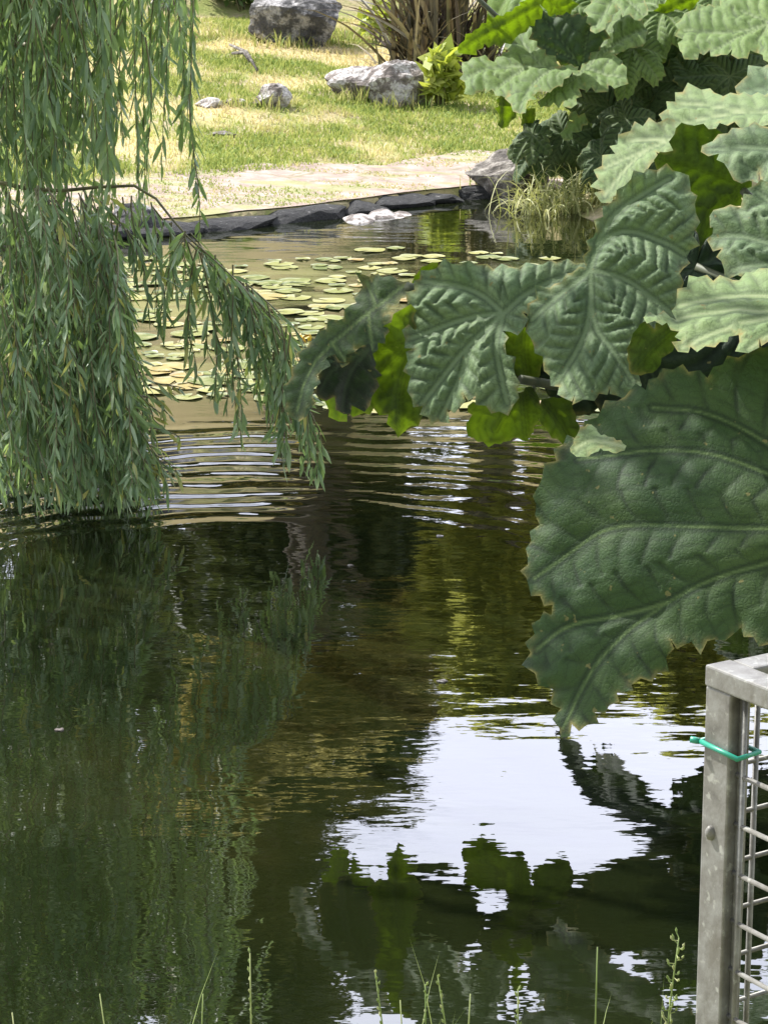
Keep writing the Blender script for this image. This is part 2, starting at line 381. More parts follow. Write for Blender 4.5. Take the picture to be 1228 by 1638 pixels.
wv = np.array([(-9, 1.5, 0), (12, 1.5, 0), (12, 23, 0), (-9, 23, 0)])
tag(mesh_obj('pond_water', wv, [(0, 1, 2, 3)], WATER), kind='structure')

def hit(px, py):
    r = ray(px, py); r = r / r[1]
    s = np.arange(3, 60, .02); P = CP[None] + s[:, None] * r[None]
    h = np.maximum(height(P[:, 0], P[:, 1]), 0)
    k = np.argmax(P[:, 2] < h)
    return P[k] if P[k, 2] < h[k] else P[-1]

# worn stone path along the far edge
px_ = np.arange(-5.2, 2.2, .08); nv = 22
pv = []; 
for i, x in enumerate(px_):
    for j in range(nv):
        wdt = 1.65 + 1.0 * (vnoise(x, 0, 1.1, 4) - .5) + .2 * (vnoise(x, 0, 5, 4) - .5)
        if x > .1: wdt -= .35 * (x - .1)
        tt = .075 + .05 * vnoise(x, 0, 6, 5) + (wdt) * j / (nv - 1)
        y = far_edge(np.array(x)) + tt
        pv.append((x, float(y), float(height(x, y)) + .012))
pv = np.array(pv); ii = np.arange(len(px_) * nv).reshape(len(px_), nv)
pf = np.stack([ii[:-1, :-1], ii[1:, :-1], ii[1:, 1:], ii[:-1, 1:]], -1).reshape(-1, 4)
tag(mesh_obj('path', pv, pf, PATH), kind='structure')

# ------------------------------------------------------------------ rocks
def ico(sub):
    import bmesh
    bm = bmesh.new(); bmesh.ops.create_icosphere(bm, subdivisions=sub, radius=1)
    v = np.array([p.co[:] for p in bm.verts]); f = [tuple(q.index for q in fa.verts) for fa in bm.faces]; bm.free()
    return v, f
def rock(name, loc, size, material, seed, label, cat='rock', group=None, cuts=9, sub=4, rough=.10, rz=0, parent=None):
    r_ = np.random.default_rng(seed); v, f = ico(sub)
    for i in range(cuts):
        n = r_.normal(size=3); n[2] *= .7; n /= np.linalg.norm(n); d = r_.uniform(.55, .88)
        k = v @ n; v = v - np.outer(np.maximum(k - d, 0), n)
    nz = fbm(v[:, 0] * 1.5 + seed, v[:, 1] * 1.5 + v[:, 2] * 1.1, 1.6, 5, seed % 8) - .5
    n2 = fbm(v[:, 2] * 2.5 + seed, v[:, 0] * 2 - v[:, 1], 3.2, 3, (seed + 3) % 8) - .5
    v = v * (1 + rough * 3 * nz + rough * 1.3 * n2)[:, None]
    v = v * np.array(size) / 1.6
    c, s = math.cos(rz), math.sin(rz); v = v @ np.array([[c, s, 0], [-s, c, 0], [0, 0, 1]])
    o = mesh_obj(name, v, f, material, smooth=False)
    o.location = loc
    return tag(o, label, cat, group)

def rock_at(name, px, py, wpx, hpx, material, seed, label, depth=.8, sink=.2, **kw):
    P = hit(px, py); d = P[1]; s = d / 3950
    w_, h_ = wpx * s, hpx * s
    return rock(name, (P[0], P[1] + w_ * depth * .3, P[2] + h_ * (.5 - sink)), (w_ / .86, w_ * depth, h_ * 1.15), material, seed, label, **kw)
rock_at('boulder', 466, 72, 135, 78, ROCK, 5, 'large angular grey boulder with a white sloping face at the top of the lawn', cuts=12)
rock_at('boulder', 578, 160, 96, 48, ROCKW, 8, 'whitish weathered boulder on the lawn, left half of the pair below the spiky plant', cuts=10)
rock_at('boulder', 640, 172, 92, 70, ROCKW, 12, 'squat greyish boulder beside the spiky plant, right half of the pair', cuts=12)
rock_at('rock', 436, 173, 44, 38, ROCKW, 21, 'small white topped rock alone in the middle of the lawn')
rock_at('rock', 375, 168, 22, 14, ROCKW, 24, 'tiny brownish stone in the grass left of the small white topped rock')
rock_at('rock', 268, 14, 56, 26, ROCKW, 27, 'flat bright pale rock at the very top behind the willow')
rock_at('rock', 356, 219, 36, 9, ROCKW, 31, 'thin flat whitish stone lying in the lawn near the path')
rock_at('rock', 332, 172, 34, 16, ROCKW, 35, 'low dusty stone in the lawn beside the willow curtain')
rock_at('boulder', 822, 317, 116, 78, ROCKB, 41, 'brown layered boulder at the pond corner under the far giant rhubarb', cuts=14)
rock_at('rock', 210, 372, 62, 44, ROCK, 43, 'dark and white rock at the waterline behind the willow branch', cuts=12)
rock_at('rock', 150, 376, 50, 30, ROCK, 47, 'low grey rock at the waterline behind the willow', cuts=12)
for i, (x, y, ww, hh) in enumerate([(575, 349, 44, 12), (612, 344, 40, 12), (640, 346, 30, 9)]):  # added stones standing in for a bright splash on the water
    P = atZ(x, y); s = P[1] / 3950
    rock('stone', (P[0], P[1] - .02, -.025), (ww * s * 1.2, .5, hh * s * 1.9), ROCKW, 60 + i, ['white flat stone at the waterline, leftmost of three below the kerb', 'white flat stone at the waterline, middle of three below the kerb', 'small white stone at the waterline, rightmost of three below the kerb'][i], 'stone', cuts=7, sub=3)
# kerb stones
x = -4.6; i = 0; kk = []
while x < 1.0:
    wk = random.uniform(.2, .62)
    xc = x + wk / 2; yc = float(far_edge(np.array(xc)))
    sl = math.atan((float(far_edge(np.array(xc + .2))) - float(far_edge(np.array(xc - .2)))) / .4)
    o = rock('kerb_stone', (xc, yc + .08, .012 + random.uniform(-.010, .010)), (wk * 1.6, .36, .125), KERB, 100 + i,
             'rough dark edging stone in the row along the far waterline', 'kerb stone', 'edging stones along the far waterline', cuts=12, sub=3, rough=.10, rz=sl)
    x += wk * .93; i += 1

# ------------------------------------------------------------------ grass
def blades(name, P, hgt, wid, tint, mat_, lean=.5, parent=None, segs=2):
    n = len(P); az = rng.uniform(0, 2 * np.pi, n); ln = rng.uniform(.1, 1, n) * lean
    h = hgt * rng.uniform(.5, 1.3, n); wd = wid * rng.uniform(.6, 1.3, n)
    dx, dy = np.cos(az), np.sin(az); sx, sy_ = -dy, dx
    fa = rng.uniform(0, 2 * np.pi, n); sx, sy_ = np.cos(fa), np.sin(fa)
    V = np.zeros((n, 5, 3))
    def put(k, t, wv_, side):
        V[:, k, 0] = P[:, 0] + dx * ln * h * t ** 1.6 + side * sx * wd * wv_
        V[:, k, 1] = P[:, 1] + dy * ln * h * t ** 1.6 + side * sy_ * wd * wv_
        V[:, k, 2] = P[:, 2] + h * t * (1 - .35 * ln * t)
    put(0, 0, .5, -1); put(1, 0, .5, 1); put(2, .55, .42, 1); put(3, .55, .42, -1); put(4, 1, 0, 1)
    b_ = np.arange(n)[:, None] * 5
    q = np.concatenate([b_ + np.array([[0, 1, 2, 3]])]).tolist(); tr = (b_ + np.array([[3, 2, 4]])).tolist()
    return mesh_obj(name, V.reshape(-1, 3), q + tr, mat_, parent, attrs={'tint': np.repeat(tint, 5)})
n = 150000
gx = rng.uniform(-4.2, 3.2, n); gt = rng.uniform(.05, 11, n) ** 1.0; gy = far_edge(gx) + gt
dn = fbm(gx, gy, 1.1, 4, 5); fine = fbm(gx, gy, 5, 3, 2)
onpath = gt < 1.75
patch = fbm(gx * .8, gy * 2.2, 1.7, 3, 6)
keepm = np.where(onpath, (patch > .50) & (gt > .10) | (gt > 1.25) & (patch > .44), (dn < .50) | (rng.random(n) < .32))
keepm &= (np.abs(gx) < (gy * .17 + .4))
gx, gy, dn, fine, gt = gx[keepm], gy[keepm], dn[keepm], fine[keepm], gt[keepm]
P = np.stack([gx, gy, height(gx, gy)], -1)
tint = np.clip((dn - .365) * 3.2 + (fine - .5) * 1.9 + rng.normal(0, .16, len(gx)) + .05 * (gt - 3) / 6, 0, 1)
tag(blades('grass', P, np.where(gt < 1.8, .03, .055), .012, tint, GRASS, .9), 'short sunlit lawn grass with straw patches on the far bank', 'grass', kind='stuff')
print('grass', len(P))

ww_ = []
for (px, py, sp_, k) in [(466, 74, 70, 160), (578, 163, 52, 120), (643, 174, 50, 120), (436, 175, 26, 40), (822, 300, 60, 90), (372, 170, 30, 40), (540, 66, 30, 60), (700, 130, 60, 120), (330, 60, 60, 120)]:
    for _ in range(k):
        q = hit(px + random.gauss(0, .55) * sp_, py + random.uniform(-3, 4)); ww_.append(q)
ww_ = np.array(ww_)
tag(blades('long_grass', ww_, np.full(len(ww_), .16), .012, np.clip(rng.normal(.45, .3, len(ww_)), 0, 1), GRASS, .8), 'longer unmown grass growing against the boulders on the lawn', 'grass', kind='stuff')

# ------------------------------------------------------------------ leaf clouds, spiky plant, weeds
def leafcloud(cen, rad, n, size, seed=0, shell=.55, drop=.3, clump=0.0, elong=1.0):
    """verts/faces/tint for leaf quads spread in ellipsoids; cen,rad lists"""
    r_ = np.random.default_rng(seed)
    w_ = np.array([a[0] * a[1] + a[1] * a[2] + a[0] * a[2] for a in rad]); w_ = w_ / w_.sum()
    k = r_.choice(len(cen), n, p=w_)
    d = r_.normal(size=(n, 3)); d /= np.linalg.norm(d, axis=1)[:, None]
    rr = r_.uniform(shell ** 3, 1, n) ** (1 / 3)
    lump = 1 + .28 * np.sin(d[:, 0] * 7 + k) * np.sin(d[:, 2] * 6 + 2 * k) + .18 * np.sin(d[:, 1] * 11 + d[:, 2] * 9 + k)
    p = np.array(cen)[k] + d * (rr * lump)[:, None] * np.array(rad)[k]
    a = r_.normal(size=(n, 3)); a[:, 2] -= drop; a /= np.linalg.norm(a, axis=1)[:, None]
    bb = np.cross(a, r_.normal(size=(n, 3))); bb /= np.linalg.norm(bb, axis=1)[:, None]
    s = size * r_.uniform(.6, 1.4, n)[:, None]
    V = np.stack([p - a * s * elong * .5, p + bb * s * .38, p + a * s * elong * .5 + np.cross(a, bb) * s * .15, p - bb * s * .38], 1)
    tint = np.clip(r_.normal(.45, .18, n) + .12 * np.sin(k * 2.3), 0, 1)
    return V.reshape(-1, 3), (np.arange(n)[:, None] * 4 + np.arange(4)[None]), np.repeat(tint, 4)

def tree(name, base, cen, rad, n, size, mat_, label, seed, trunk_r=.25, group=None):
    root = empty(name, base); tag(root, label, 'tree', group)
    mb = MB(); b0 = np.array(base)
    top = np.mean(np.array(cen), 0)
    pts = [b0 + (top - b0) * q + np.array([math.sin(q * 5 + seed) * .2, 0, 0]) for q in (0, .25, .5, .75, 1)]
    pts[0] = pts[0] - np.array([0, 0, .3])
    mb.tube([p - b0 for p in pts], [trunk_r * 1.3, trunk_r, trunk_r * .8, trunk_r * .5, trunk_r * .2], 10)
    for c in cen:
        st = pts[1] + (pts[3] - pts[1]) * random.random(); m_ = (st + np.array(c)) / 2 + np.array([0, 0, -.3])
        mb.tube([st - b0, m_ - b0, np.array(c) - b0], [trunk_r * .45, trunk_r * .3, trunk_r * .08], 7)
    mb.build('trunk', BARK, root)
    v, f, ti = leafcloud([np.array(c) - b0 for c in cen], rad, n, size, seed)
    mesh_obj('crown', v, f, mat_, root, attrs={'tint': ti})
    return root
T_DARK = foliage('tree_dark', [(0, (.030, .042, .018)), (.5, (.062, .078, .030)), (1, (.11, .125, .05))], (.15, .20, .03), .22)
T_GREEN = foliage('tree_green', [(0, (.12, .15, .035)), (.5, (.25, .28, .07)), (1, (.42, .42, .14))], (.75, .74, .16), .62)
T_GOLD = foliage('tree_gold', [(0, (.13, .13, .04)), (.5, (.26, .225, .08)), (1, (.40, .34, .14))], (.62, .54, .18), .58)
def refl(px, py, D):      # world point at distance D seen mirrored in the water at this pixel
    r = ray(px, py); p = CP + r * (D / r[1]); return np.array([p[0], p[1], -p[2]])
def crown(lst, D, k=1.0):
    cen = []; rad = []
    for px, py, wp_, hp_ in lst:
        c = refl(px, py, D); s = D / 3850
        cen.append(tuple(c + np.array([0, random.uniform(-.8, .8), 0]))); rad.append((wp_ * s * .5, wp_ * s * .5 * k, hp_ * s * .5))
    return cen, rad
def treebase(px, D): 
    x = (px - 614) / 3850 * D; return (x, D, float(height(x, D)))
def mk(name, px, D, lst, n, size, m_, label, seed, tr=.25):
    c, r_ = crown(lst, D, .5 if m_ in (T_GREEN, T_GOLD) else 1.0); return tree(name, treebase(px, D), c, r_, n, size, m_, label, seed, tr)
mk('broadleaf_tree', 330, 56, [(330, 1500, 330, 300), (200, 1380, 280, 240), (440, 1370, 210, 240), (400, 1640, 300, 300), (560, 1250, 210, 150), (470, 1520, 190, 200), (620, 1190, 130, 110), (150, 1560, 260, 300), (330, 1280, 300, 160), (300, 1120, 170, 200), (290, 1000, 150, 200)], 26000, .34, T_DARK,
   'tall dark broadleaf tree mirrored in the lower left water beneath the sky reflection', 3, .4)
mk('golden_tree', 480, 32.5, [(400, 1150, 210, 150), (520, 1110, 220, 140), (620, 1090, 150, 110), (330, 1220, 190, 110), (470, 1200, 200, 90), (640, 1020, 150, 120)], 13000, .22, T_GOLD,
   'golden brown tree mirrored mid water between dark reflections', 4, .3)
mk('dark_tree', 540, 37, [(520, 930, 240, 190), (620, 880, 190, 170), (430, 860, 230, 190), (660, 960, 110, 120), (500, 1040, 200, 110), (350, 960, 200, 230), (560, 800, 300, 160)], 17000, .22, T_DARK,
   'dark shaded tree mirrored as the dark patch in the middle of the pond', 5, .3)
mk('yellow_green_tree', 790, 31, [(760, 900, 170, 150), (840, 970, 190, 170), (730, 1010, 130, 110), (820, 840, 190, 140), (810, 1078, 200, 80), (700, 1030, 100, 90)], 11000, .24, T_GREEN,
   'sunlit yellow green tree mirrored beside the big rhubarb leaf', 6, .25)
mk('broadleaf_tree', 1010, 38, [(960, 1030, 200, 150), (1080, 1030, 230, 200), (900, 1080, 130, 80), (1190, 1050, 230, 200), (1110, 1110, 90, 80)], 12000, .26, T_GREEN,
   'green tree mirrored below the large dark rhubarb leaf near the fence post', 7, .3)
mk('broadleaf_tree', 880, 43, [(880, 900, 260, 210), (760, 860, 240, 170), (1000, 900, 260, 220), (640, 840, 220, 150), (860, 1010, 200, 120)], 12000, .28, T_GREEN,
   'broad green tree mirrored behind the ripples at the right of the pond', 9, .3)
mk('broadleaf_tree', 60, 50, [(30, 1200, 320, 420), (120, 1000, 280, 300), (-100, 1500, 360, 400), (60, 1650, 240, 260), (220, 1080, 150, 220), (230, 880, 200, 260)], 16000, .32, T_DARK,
   'dark tree mirrored at the left edge behind the willow reflection', 8, .4)
# low hedge behind lawn (top of picture)
SHRUB = foliage('shrub_leaves', [(0, (.03, .06, .02)), (.5, (.07, .12, .03)), (1, (.16, .22, .07))], (.3, .42, .05), .3)
def bush(name, P, size, n, ls, m_, label, cat='shrub', seed=1, blobs=6, group=None, elong=1.6):
    r_ = np.random.default_rng(seed); root = empty(name, tuple(P)); tag(root, label, cat, group)
    cen = []; rad = []
    for i in range(blobs):
        c = np.array([r_.uniform(-.35, .35) * size[0], r_.uniform(-.35, .35) * size[1], r_.uniform(.3, .75) * size[2]])
        cen.append(c); rad.append(np.array(size) * r_.uniform(.22, .36))
    v, f, ti = leafcloud(cen, rad, n, ls, seed, .3, -.3, 0, elong)
    mesh_obj('foliage', v, f, m_, root, attrs={'tint': ti})
    mb = MB()
    for c in cen: mb.tube([(c[0] * .3, c[1] * .3, -.05), tuple(c * .6), tuple(c)], [.012, .009, .004], 5)
    mb.build('stem', TWIG, root)
    return root
bush('shrub', hit(395, 22), (1.3, .6, .55), 1500, .07, SHRUB, 'dark green leafy shrub behind the large angular boulder', seed=2)
bush('shrub', hit(505, 60) + np.array([0, -.3, 0]), (.35, .3, .5), 380, .06, SHRUB, 'small bright weedy plant growing up the right side of the angular boulder', seed=3)
YG = foliage('yellow_green_leaves', [(0, (.16, .22, .03)), (.5, (.28, .34, .05)), (1, (.45, .45, .14))], (.55, .6, .06), .4)
bush('leafy_plant', hit(700, 172), (.36, .3, .55), 240, .13, YG, 'yellow green leafy weed between the pale boulder and the far giant rhubarb', 'plant', 4, 7)
bush('leafy_plant', hit(610, 70), (.4, .3, .4), 160, .09, YG, 'small yellow flowering weed left of the spiky plant', 'plant', 5, 5)
# spiky flax
FLAX = foliage('flax_leaves', [(0, (.030, .022, .018)), (.35, (.075, .052, .036)), (.65, (.085, .085, .045)), (1, (.27, .23, .15))], (.20, .15, .06), .18, .45, .5)
P0 = hit(708, 128)
fl = empty('flax_plant', tuple(P0)); tag(fl, 'tall spiky flax with bronze strap leaves at the top of the lawn', 'plant')
def straps(n, r0, ln, wd, seed, spread=1.0, bend=.8, squash=1.0):
    r_ = np.random.default_rng(seed); V = []; Fc = []; A = []
    for i in range(n):
        az = r_.uniform(0, 2 * math.pi); el = r_.uniform(.25, 1.0) ** .7 * math.pi / 2
        l = ln * r_.uniform(.55, 1.1); wd_ = wd * r_.uniform(.6, 1.2)
        p = np.array([r_.normal() * r0, r_.normal() * r0 * squash, 0.]); hd = np.array([math.cos(az), math.sin(az), 0]); sd = np.array([-math.sin(az), math.cos(az), 0])
        tw = r_.uniform(-.9, .9); b0 = len(V); K = 7; ti = r_.random()
        for k in range(K + 1):
            q = k / K; e = el - bend * q * q * (1.2 - el / 2) * r_.uniform(.8, 1.1)
            if k: p = p + (hd * math.cos(e) * spread + np.array([0, 0, math.sin(e)])) * l / K
            s = sd * math.cos(tw) + np.cross(sd, hd) * math.sin(tw) * .7
            ww = wd_ * (1 - q ** 2.2) * (.7 + .3 * min(1, q * 4)) * .5
            m = np.cross(s, hd * math.cos(e) + np.array([0, 0, math.sin(e)])) * ww * .35
            V += [p - s * ww, p + m, p + s * ww]; A += [ti] * 3
            if k: 
                a = b0 + 3 * k
                Fc += [(a - 3, a - 2, a + 1, a), (a - 2, a - 1, a + 2, a + 1)]
    return np.array(V), Fc, A
v, f, a = straps(300, .22, 1.9, .06, 3, .8)
mesh_obj('leaf_blades', v, f, FLAX, fl, attrs={'tint': a})
v, f, a = straps(130, .30, .6, .035, 9, 1.3, 1.6)
mesh_obj('dry_leaves', v, f, FLAX, fl, attrs={'tint': np.clip(np.array(a) * .4 + .6, 0, 1)})
# pale sedge at the waterline
P0 = atZ(912, 340)
sd = empty('sedge_clump', (P0[0], P0[1], 0)); tag(sd, 'pale arching sedge clump spilling into the pond by the brown boulder', 'plant')
SEDGE = foliage('sedge', [(0, (.14, .17, .05)), (.5, (.28, .30, .11)), (1, (.50, .48, .25))], (.45, .45, .12), .3)
v, f, a = straps(340, .22, .44, .014, 5, 1.1, 2.7, .5)
mesh_obj('leaf_blades', v, f, SEDGE, sd, attrs={'tint': a})
# dead twigs on lawn
for i, (a, b2) in enumerate([((368, 78), (412, 118)), ((372, 92), (400, 104))]):
    mb = MB(); p, q = hit(*a), hit(*b2); p = p + [0, 0, .04]; q = q + [0, 0, .03]; m_ = (p + q) / 2 + [0.03, 0, .05]
    mb.tube([p - p, m_ - p, q - p], [.014, .02, .010], 6)
    o = mb.build('dead_branch', ROCKB); o.location = p
    tag(o, ['bleached dead branch lying on the lawn below the angular boulder', 'short thin dead twig lying beside the bleached branch'][i], 'branch')

# ------------------------------------------------------------------ lily pads
PAD, t, b = mat('lily_pad')
oi = t.nodes.new('ShaderNodeObjectInfo')
pc = ramp(t, oi.outputs['Random'], [(0, (.08, .11, .025)), (.35, (.16, .18, .045)), (.7, (.26, .25, .08)), (1, (.27, .18, .06))])
pc = mixc(t, ramp(t, noise(t, 14, 4, pos(t)), [(.45, (0, 0, 0)), (.7, (.8, .8, .8))]), pc, (.30, .29, .15))
t.links.new(pc, b.inputs['Base Color']); b.inputs['Roughness'].default_value = .32; b.inputs['Specular IOR Level'].default_value = .6
def pad_mesh(seed):
    r_ = np.random.default_rng(seed); V = [(0, 0, .004)]; K = 40; Fc = []
    for ri, rr in enumerate((.5, .9, 1.0)):
        for k in range(K + 1):
            an = R(12) + (2 * math.pi - R(24)) * k / K
            ir = 1 + .03 * math.sin(an * 5 + seed)
            V.append((math.cos(an) * rr * ir, math.sin(an) * rr * ir, .004 + .02 * (rr > .95) + .012 * math.sin(an * 3 + seed) * rr))
    for k in range(K):
        Fc.append((0, 1 + k, 2 + k))
        for ri in (0, 1):
            a_ = 1 + ri * (K + 1) + k; Fc.append((a_, a_ + K + 1, a_ + K + 2, a_ + 1))
    return np.array(V), Fc
protos = []
for s in range(3):
    v, f = pad_mesh(s); me = mesh_obj('lily_pad', v, f, PAD); protos.append(me)
cnt = 0; placed = []
tries = 0
while cnt < 290 and tries < 20000:
    tries += 1
    px, py = random.uniform(150, 980), 388 + 270 * random.random() ** 1.35
    P = atZ(px, py)
    if fbm(P[0] * .8, P[1] * .9, 1.3, 2, 1) < .38: continue
    if py < 392 + max(0, (px - 560)) * .05: continue
    if px > 600 and random.random() < .6: continue
    r = random.uniform(.04, .115)
    if any((P[0] - q[0]) ** 2 + (P[1] - q[1]) ** 2 < ((r + q[2]) * .66) ** 2 for q in placed): continue
    placed.append((P[0], P[1], r))
    if cnt < 3: o = protos[cnt]
    else: o = protos[cnt % 3].copy(); C.objects.link(o)
    o.location = (P[0], P[1], .002 + .003 * random.random()); o.rotation_euler = (0, 0, random.uniform(0, 6.28)); o.scale = (r, r, .16)
    tag(o, 'flat round lily pad floating among the others on the far half of the pond', 'lily pad', 'lily pads on the far half of the pond')
    cnt += 1
# yellow fallen leaf between pads
P = atZ(488, 546)
v, f, ti = leafcloud([(0, 0, .02)], [(.035, .035, .012)], 8, .045, 2)
YEL, t, b = mat('yellow_petal'); b.inputs['Base Color'].default_value = (.75, .50, .03, 1)
o = mesh_obj('water_flower', v, f, YEL); o.location = P
tag(o, 'orange yellow water flower at the tip of the leftmost rhubarb leaf', 'flower')

# ------------------------------------------------------------------ giant rhubarb leaves
def poly_teeth(poly, step, amp, seed, P2=None):
    """subdivide closed outline (px) and add saw teeth pushed outward"""
    r_ = np.random.default_rng(seed)
    P = np.array(poly, float)
    area = np.sum(P[:, 0] * np.roll(P[:, 1], -1) - np.roll(P[:, 0], -1) * P[:, 1])
    sg = 1 if area > 0 else -1
    out_ = []; n = len(P); tc_ = 0; per = 5
    for i in range(n):
        a, b2 = P[i], P[(i + 1) % n]; d = b2 - a; l = np.linalg.norm(d)
        if l < 1e-6: continue
        k = max(2, int(round(l / step)))
        nrm = np.array([d[1], -d[0]]) / l * sg
        for j in range(k):
            q = j / k
            # long tooth / short tooth alternation, slight bow between given points
            tc_ += 1; big = 1.55 if tc_ % per == 0 else .62
            if tc_ % per == 0: per = int(r_.integers(4, 8)) | 1; tc_ = 0
            am = amp * r_.uniform(.25, 1.35) * (big if j % 2 else -.5)
            if j == 0: am = 0
            bow = amp * .9 * math.sin(math.pi * q)
            out_.append(a + d * (q + r_.uniform(-.28, .28) / k * (j > 0)) + nrm * (am + bow))
    return np.array(out_)
def seg_dist(P, A, B):
    d = B - A; l2 = d @ d + 1e-9
    t_ = np.clip(((P - A) @ d) / l2, 0, 1); q = A + t_[:, None] * d
    dv = P - q; dist = np.hypot(dv[:, 0], dv[:, 1]); side = np.sign(d[0] * (P[:, 1] - A[1]) - d[1] * (P[:, 0] - A[0]))
    return dist, t_ * math.sqrt(l2), side
def ray_many(Q):
    return F * FW[None] + (Q[:, :1] - 614) * np.array([[1., 0, 0]]) + (819 - Q[:, 1:2]) * UP[None]
leafcount = 0
def traced_leaf(root, outline, veins, Y, n, m_, px0=None, curl=0., cdir=(0, 1), sp=.062, puff=.016, teeth=(12, 6.5), grid=5.0, seed=None, label=None, wav=.02, rootpt=None, rw=1.7, groove=.018):
    """leaf blade whose margin and ribs follow given picture points, standing on a tilted plane at distance Y and bulged between the ribs"""
    global leafcount; leafcount += 1; seed = leafcount if seed is None else seed
    B = poly_teeth(outline, teeth[0], teeth[1], seed)
    mn, mxx = B.min(0), B.max(0)
    if px0 is None: px0 = B.mean(0)
    c0 = atY(px0[0], px0[1], Y); n = np.array(n, float); n /= np.linalg.norm(n)
    gxx, gyy = np.meshgrid(np.arange(mn[0], mxx[0], grid), np.arange(mn[1], mxx[1], grid))
    gxx = gxx + (np.arange(gxx.shape[0]) % 2)[:, None] * grid * .5
    G = np.stack([gxx.ravel(), gyy.ravel()], -1) + rng.uniform(-.15, .15, (gxx.size, 2)) * grid
    # inside test
    ins = np.zeros(len(G), bool); bd = np.full(len(G), 1e9)
    j = len(B) - 1
    for i in range(len(B)):
        yi, yj = B[i, 1], B[j, 1]; xi, xj = B[i, 0], B[j, 0]
        c = ((yi > G[:, 1]) != (yj > G[:, 1])) & (G[:, 0] < (xj - xi) * (G[:, 1] - yi) / (yj - yi + 1e-12) + xi)
        ins ^= c; j = i
    G = G[ins]
    bd = np.full(len(G), 1e9)
    for i in range(len(B)):
        bd = np.minimum(bd, seg_dist(G, B[i - 1], B[i])[0])
    ok = bd > grid * .55; G = G[ok]; bd = bd[ok]
    allp = np.concatenate([B, G]); nb = len(B)
    edges = [(i, (i + 1) % nb) for i in range(nb)]
    vs, es, fs, _, _, _ = delaunay_2d_cdt([Vector(p) for p in allp.tolist()], edges, [], 1, 1e-4)
    Q = np.array([v[:] for v in vs]); fs = [tuple(f_) for f_ in fs]
    # boundary distance for all
    ed = np.full(len(Q), 1e9)
    for i in range(nb): ed = np.minimum(ed, seg_dist(Q, B[i - 1], B[i])[0])
    s = Y / 3950 # metres per px
    # rib field
    best = np.full(len(Q), 1e9); U = np.zeros(len(Q)); S = np.zeros(len(Q)); ID = np.zeros(len(Q), int)
    for vi, pl in enumerate(veins):
        pl = np.array(pl, float); acc = 0
        # smooth polyline
        for _i in range(2):
            pl = np.array([pl[0]] + [q for a_, b_q in zip(pl[:-1], pl[1:]) for q in (a_ * .75 + b_q * .25, a_ * .25 + b_q * .75)] + [pl[-1]])
        for a_, b_q in zip(pl[:-1], pl[1:]):
            dd, uu, sd_ = seg_dist(Q, a_, b_q)
            mk_ = dd < best - 1e-6; best[mk_] = dd[mk_]; U[mk_] = acc + uu[mk_]; S[mk_] = sd_[mk_]; ID[mk_] = vi
            acc += np.linalg.norm(b_q - a_)
    v_ = best * s; u_ = U * s
    wx, wy = Q[:, 0] * s, Q[:, 1] * s
    wob_ = (fbm(wx, wy, 9, 3, seed % 8) - .5)
    ph = (u_ - .78 * v_ + .9 * v_ ** 2 / .3 + wob_ * sp * .35) / sp + .5 * (S > 0) + ID * .37
    fr_ = ph - np.floor(ph); sec = np.abs(fr_ - .5) * 2      # 1 at rib, 0 mid
    secd = (1 - sec) * .5 * sp * .75
    s2 = sp * .42
    ph2 = (v_ / s2 + np.floor(ph) * .5 + wob_ * 1.2); f2 = ph2 - np.floor(ph2); ter = np.abs(f2 - .5) * 2
    main_w = 1 - np.exp(-(v_ / .022) ** 2)
    hgt = puff * 1.15 * main_w * (1 - sec ** 2.2) * (1 - .22 * ter ** 4) + groove * (1 - np.exp(-(v_ / .05) ** 2))
    edm = ed * s
    hgt *= .35 + .65 * np.clip(edm / .05, 0, 1)
    hgt += (fbm(wx, wy, 3.2, 3, (seed + 2) % 8) - .5) * wav * 2 + np.exp(-edm / .03) * (vnoise(wx, wy, 14, seed % 8) - .5) * .035
    vein = np.maximum(np.exp(-(v_ / np.maximum(.0048 - .005 * u_, .0022)) ** 2), .18 * np.exp(-(secd / .0024) ** 2) * main_w)
    vein = np.clip(np.maximum(vein, .08 * np.exp(-((1 - ter) * .5 * s2 / .002) ** 2)), 0, 1)
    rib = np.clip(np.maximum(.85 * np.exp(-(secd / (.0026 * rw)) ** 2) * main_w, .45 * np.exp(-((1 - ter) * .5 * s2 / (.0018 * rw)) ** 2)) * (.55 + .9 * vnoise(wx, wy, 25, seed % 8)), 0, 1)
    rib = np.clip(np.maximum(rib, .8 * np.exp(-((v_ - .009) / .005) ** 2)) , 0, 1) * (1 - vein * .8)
    rr_ = ray_many(Q)
    tt_ = ((c0 - CP) @ n) / (rr_ @ n)
    base = CP[None] + rr_ * tt_[:, None]
    # curl: slide along the sight line, quadratic along a picture direction, so the blade arches
    cdv = np.array(cdir, float); cdv /= np.linalg.norm(cdv)
    qd = ((Q - np.array(px0)) @ cdv) * s
    base += (rr_ / np.linalg.norm(rr_, axis=1)[:, None]) * (curl * qd ** 2)[:, None]
    V = base + n[None] * hgt[:, None]
    edge_a = np.exp(-edm / .006)
    org = np.array(root.location)
    c_ = V.mean(0)
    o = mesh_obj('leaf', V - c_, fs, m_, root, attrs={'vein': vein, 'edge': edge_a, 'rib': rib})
    o.location = c_ - org
    if label: o['label'] = label
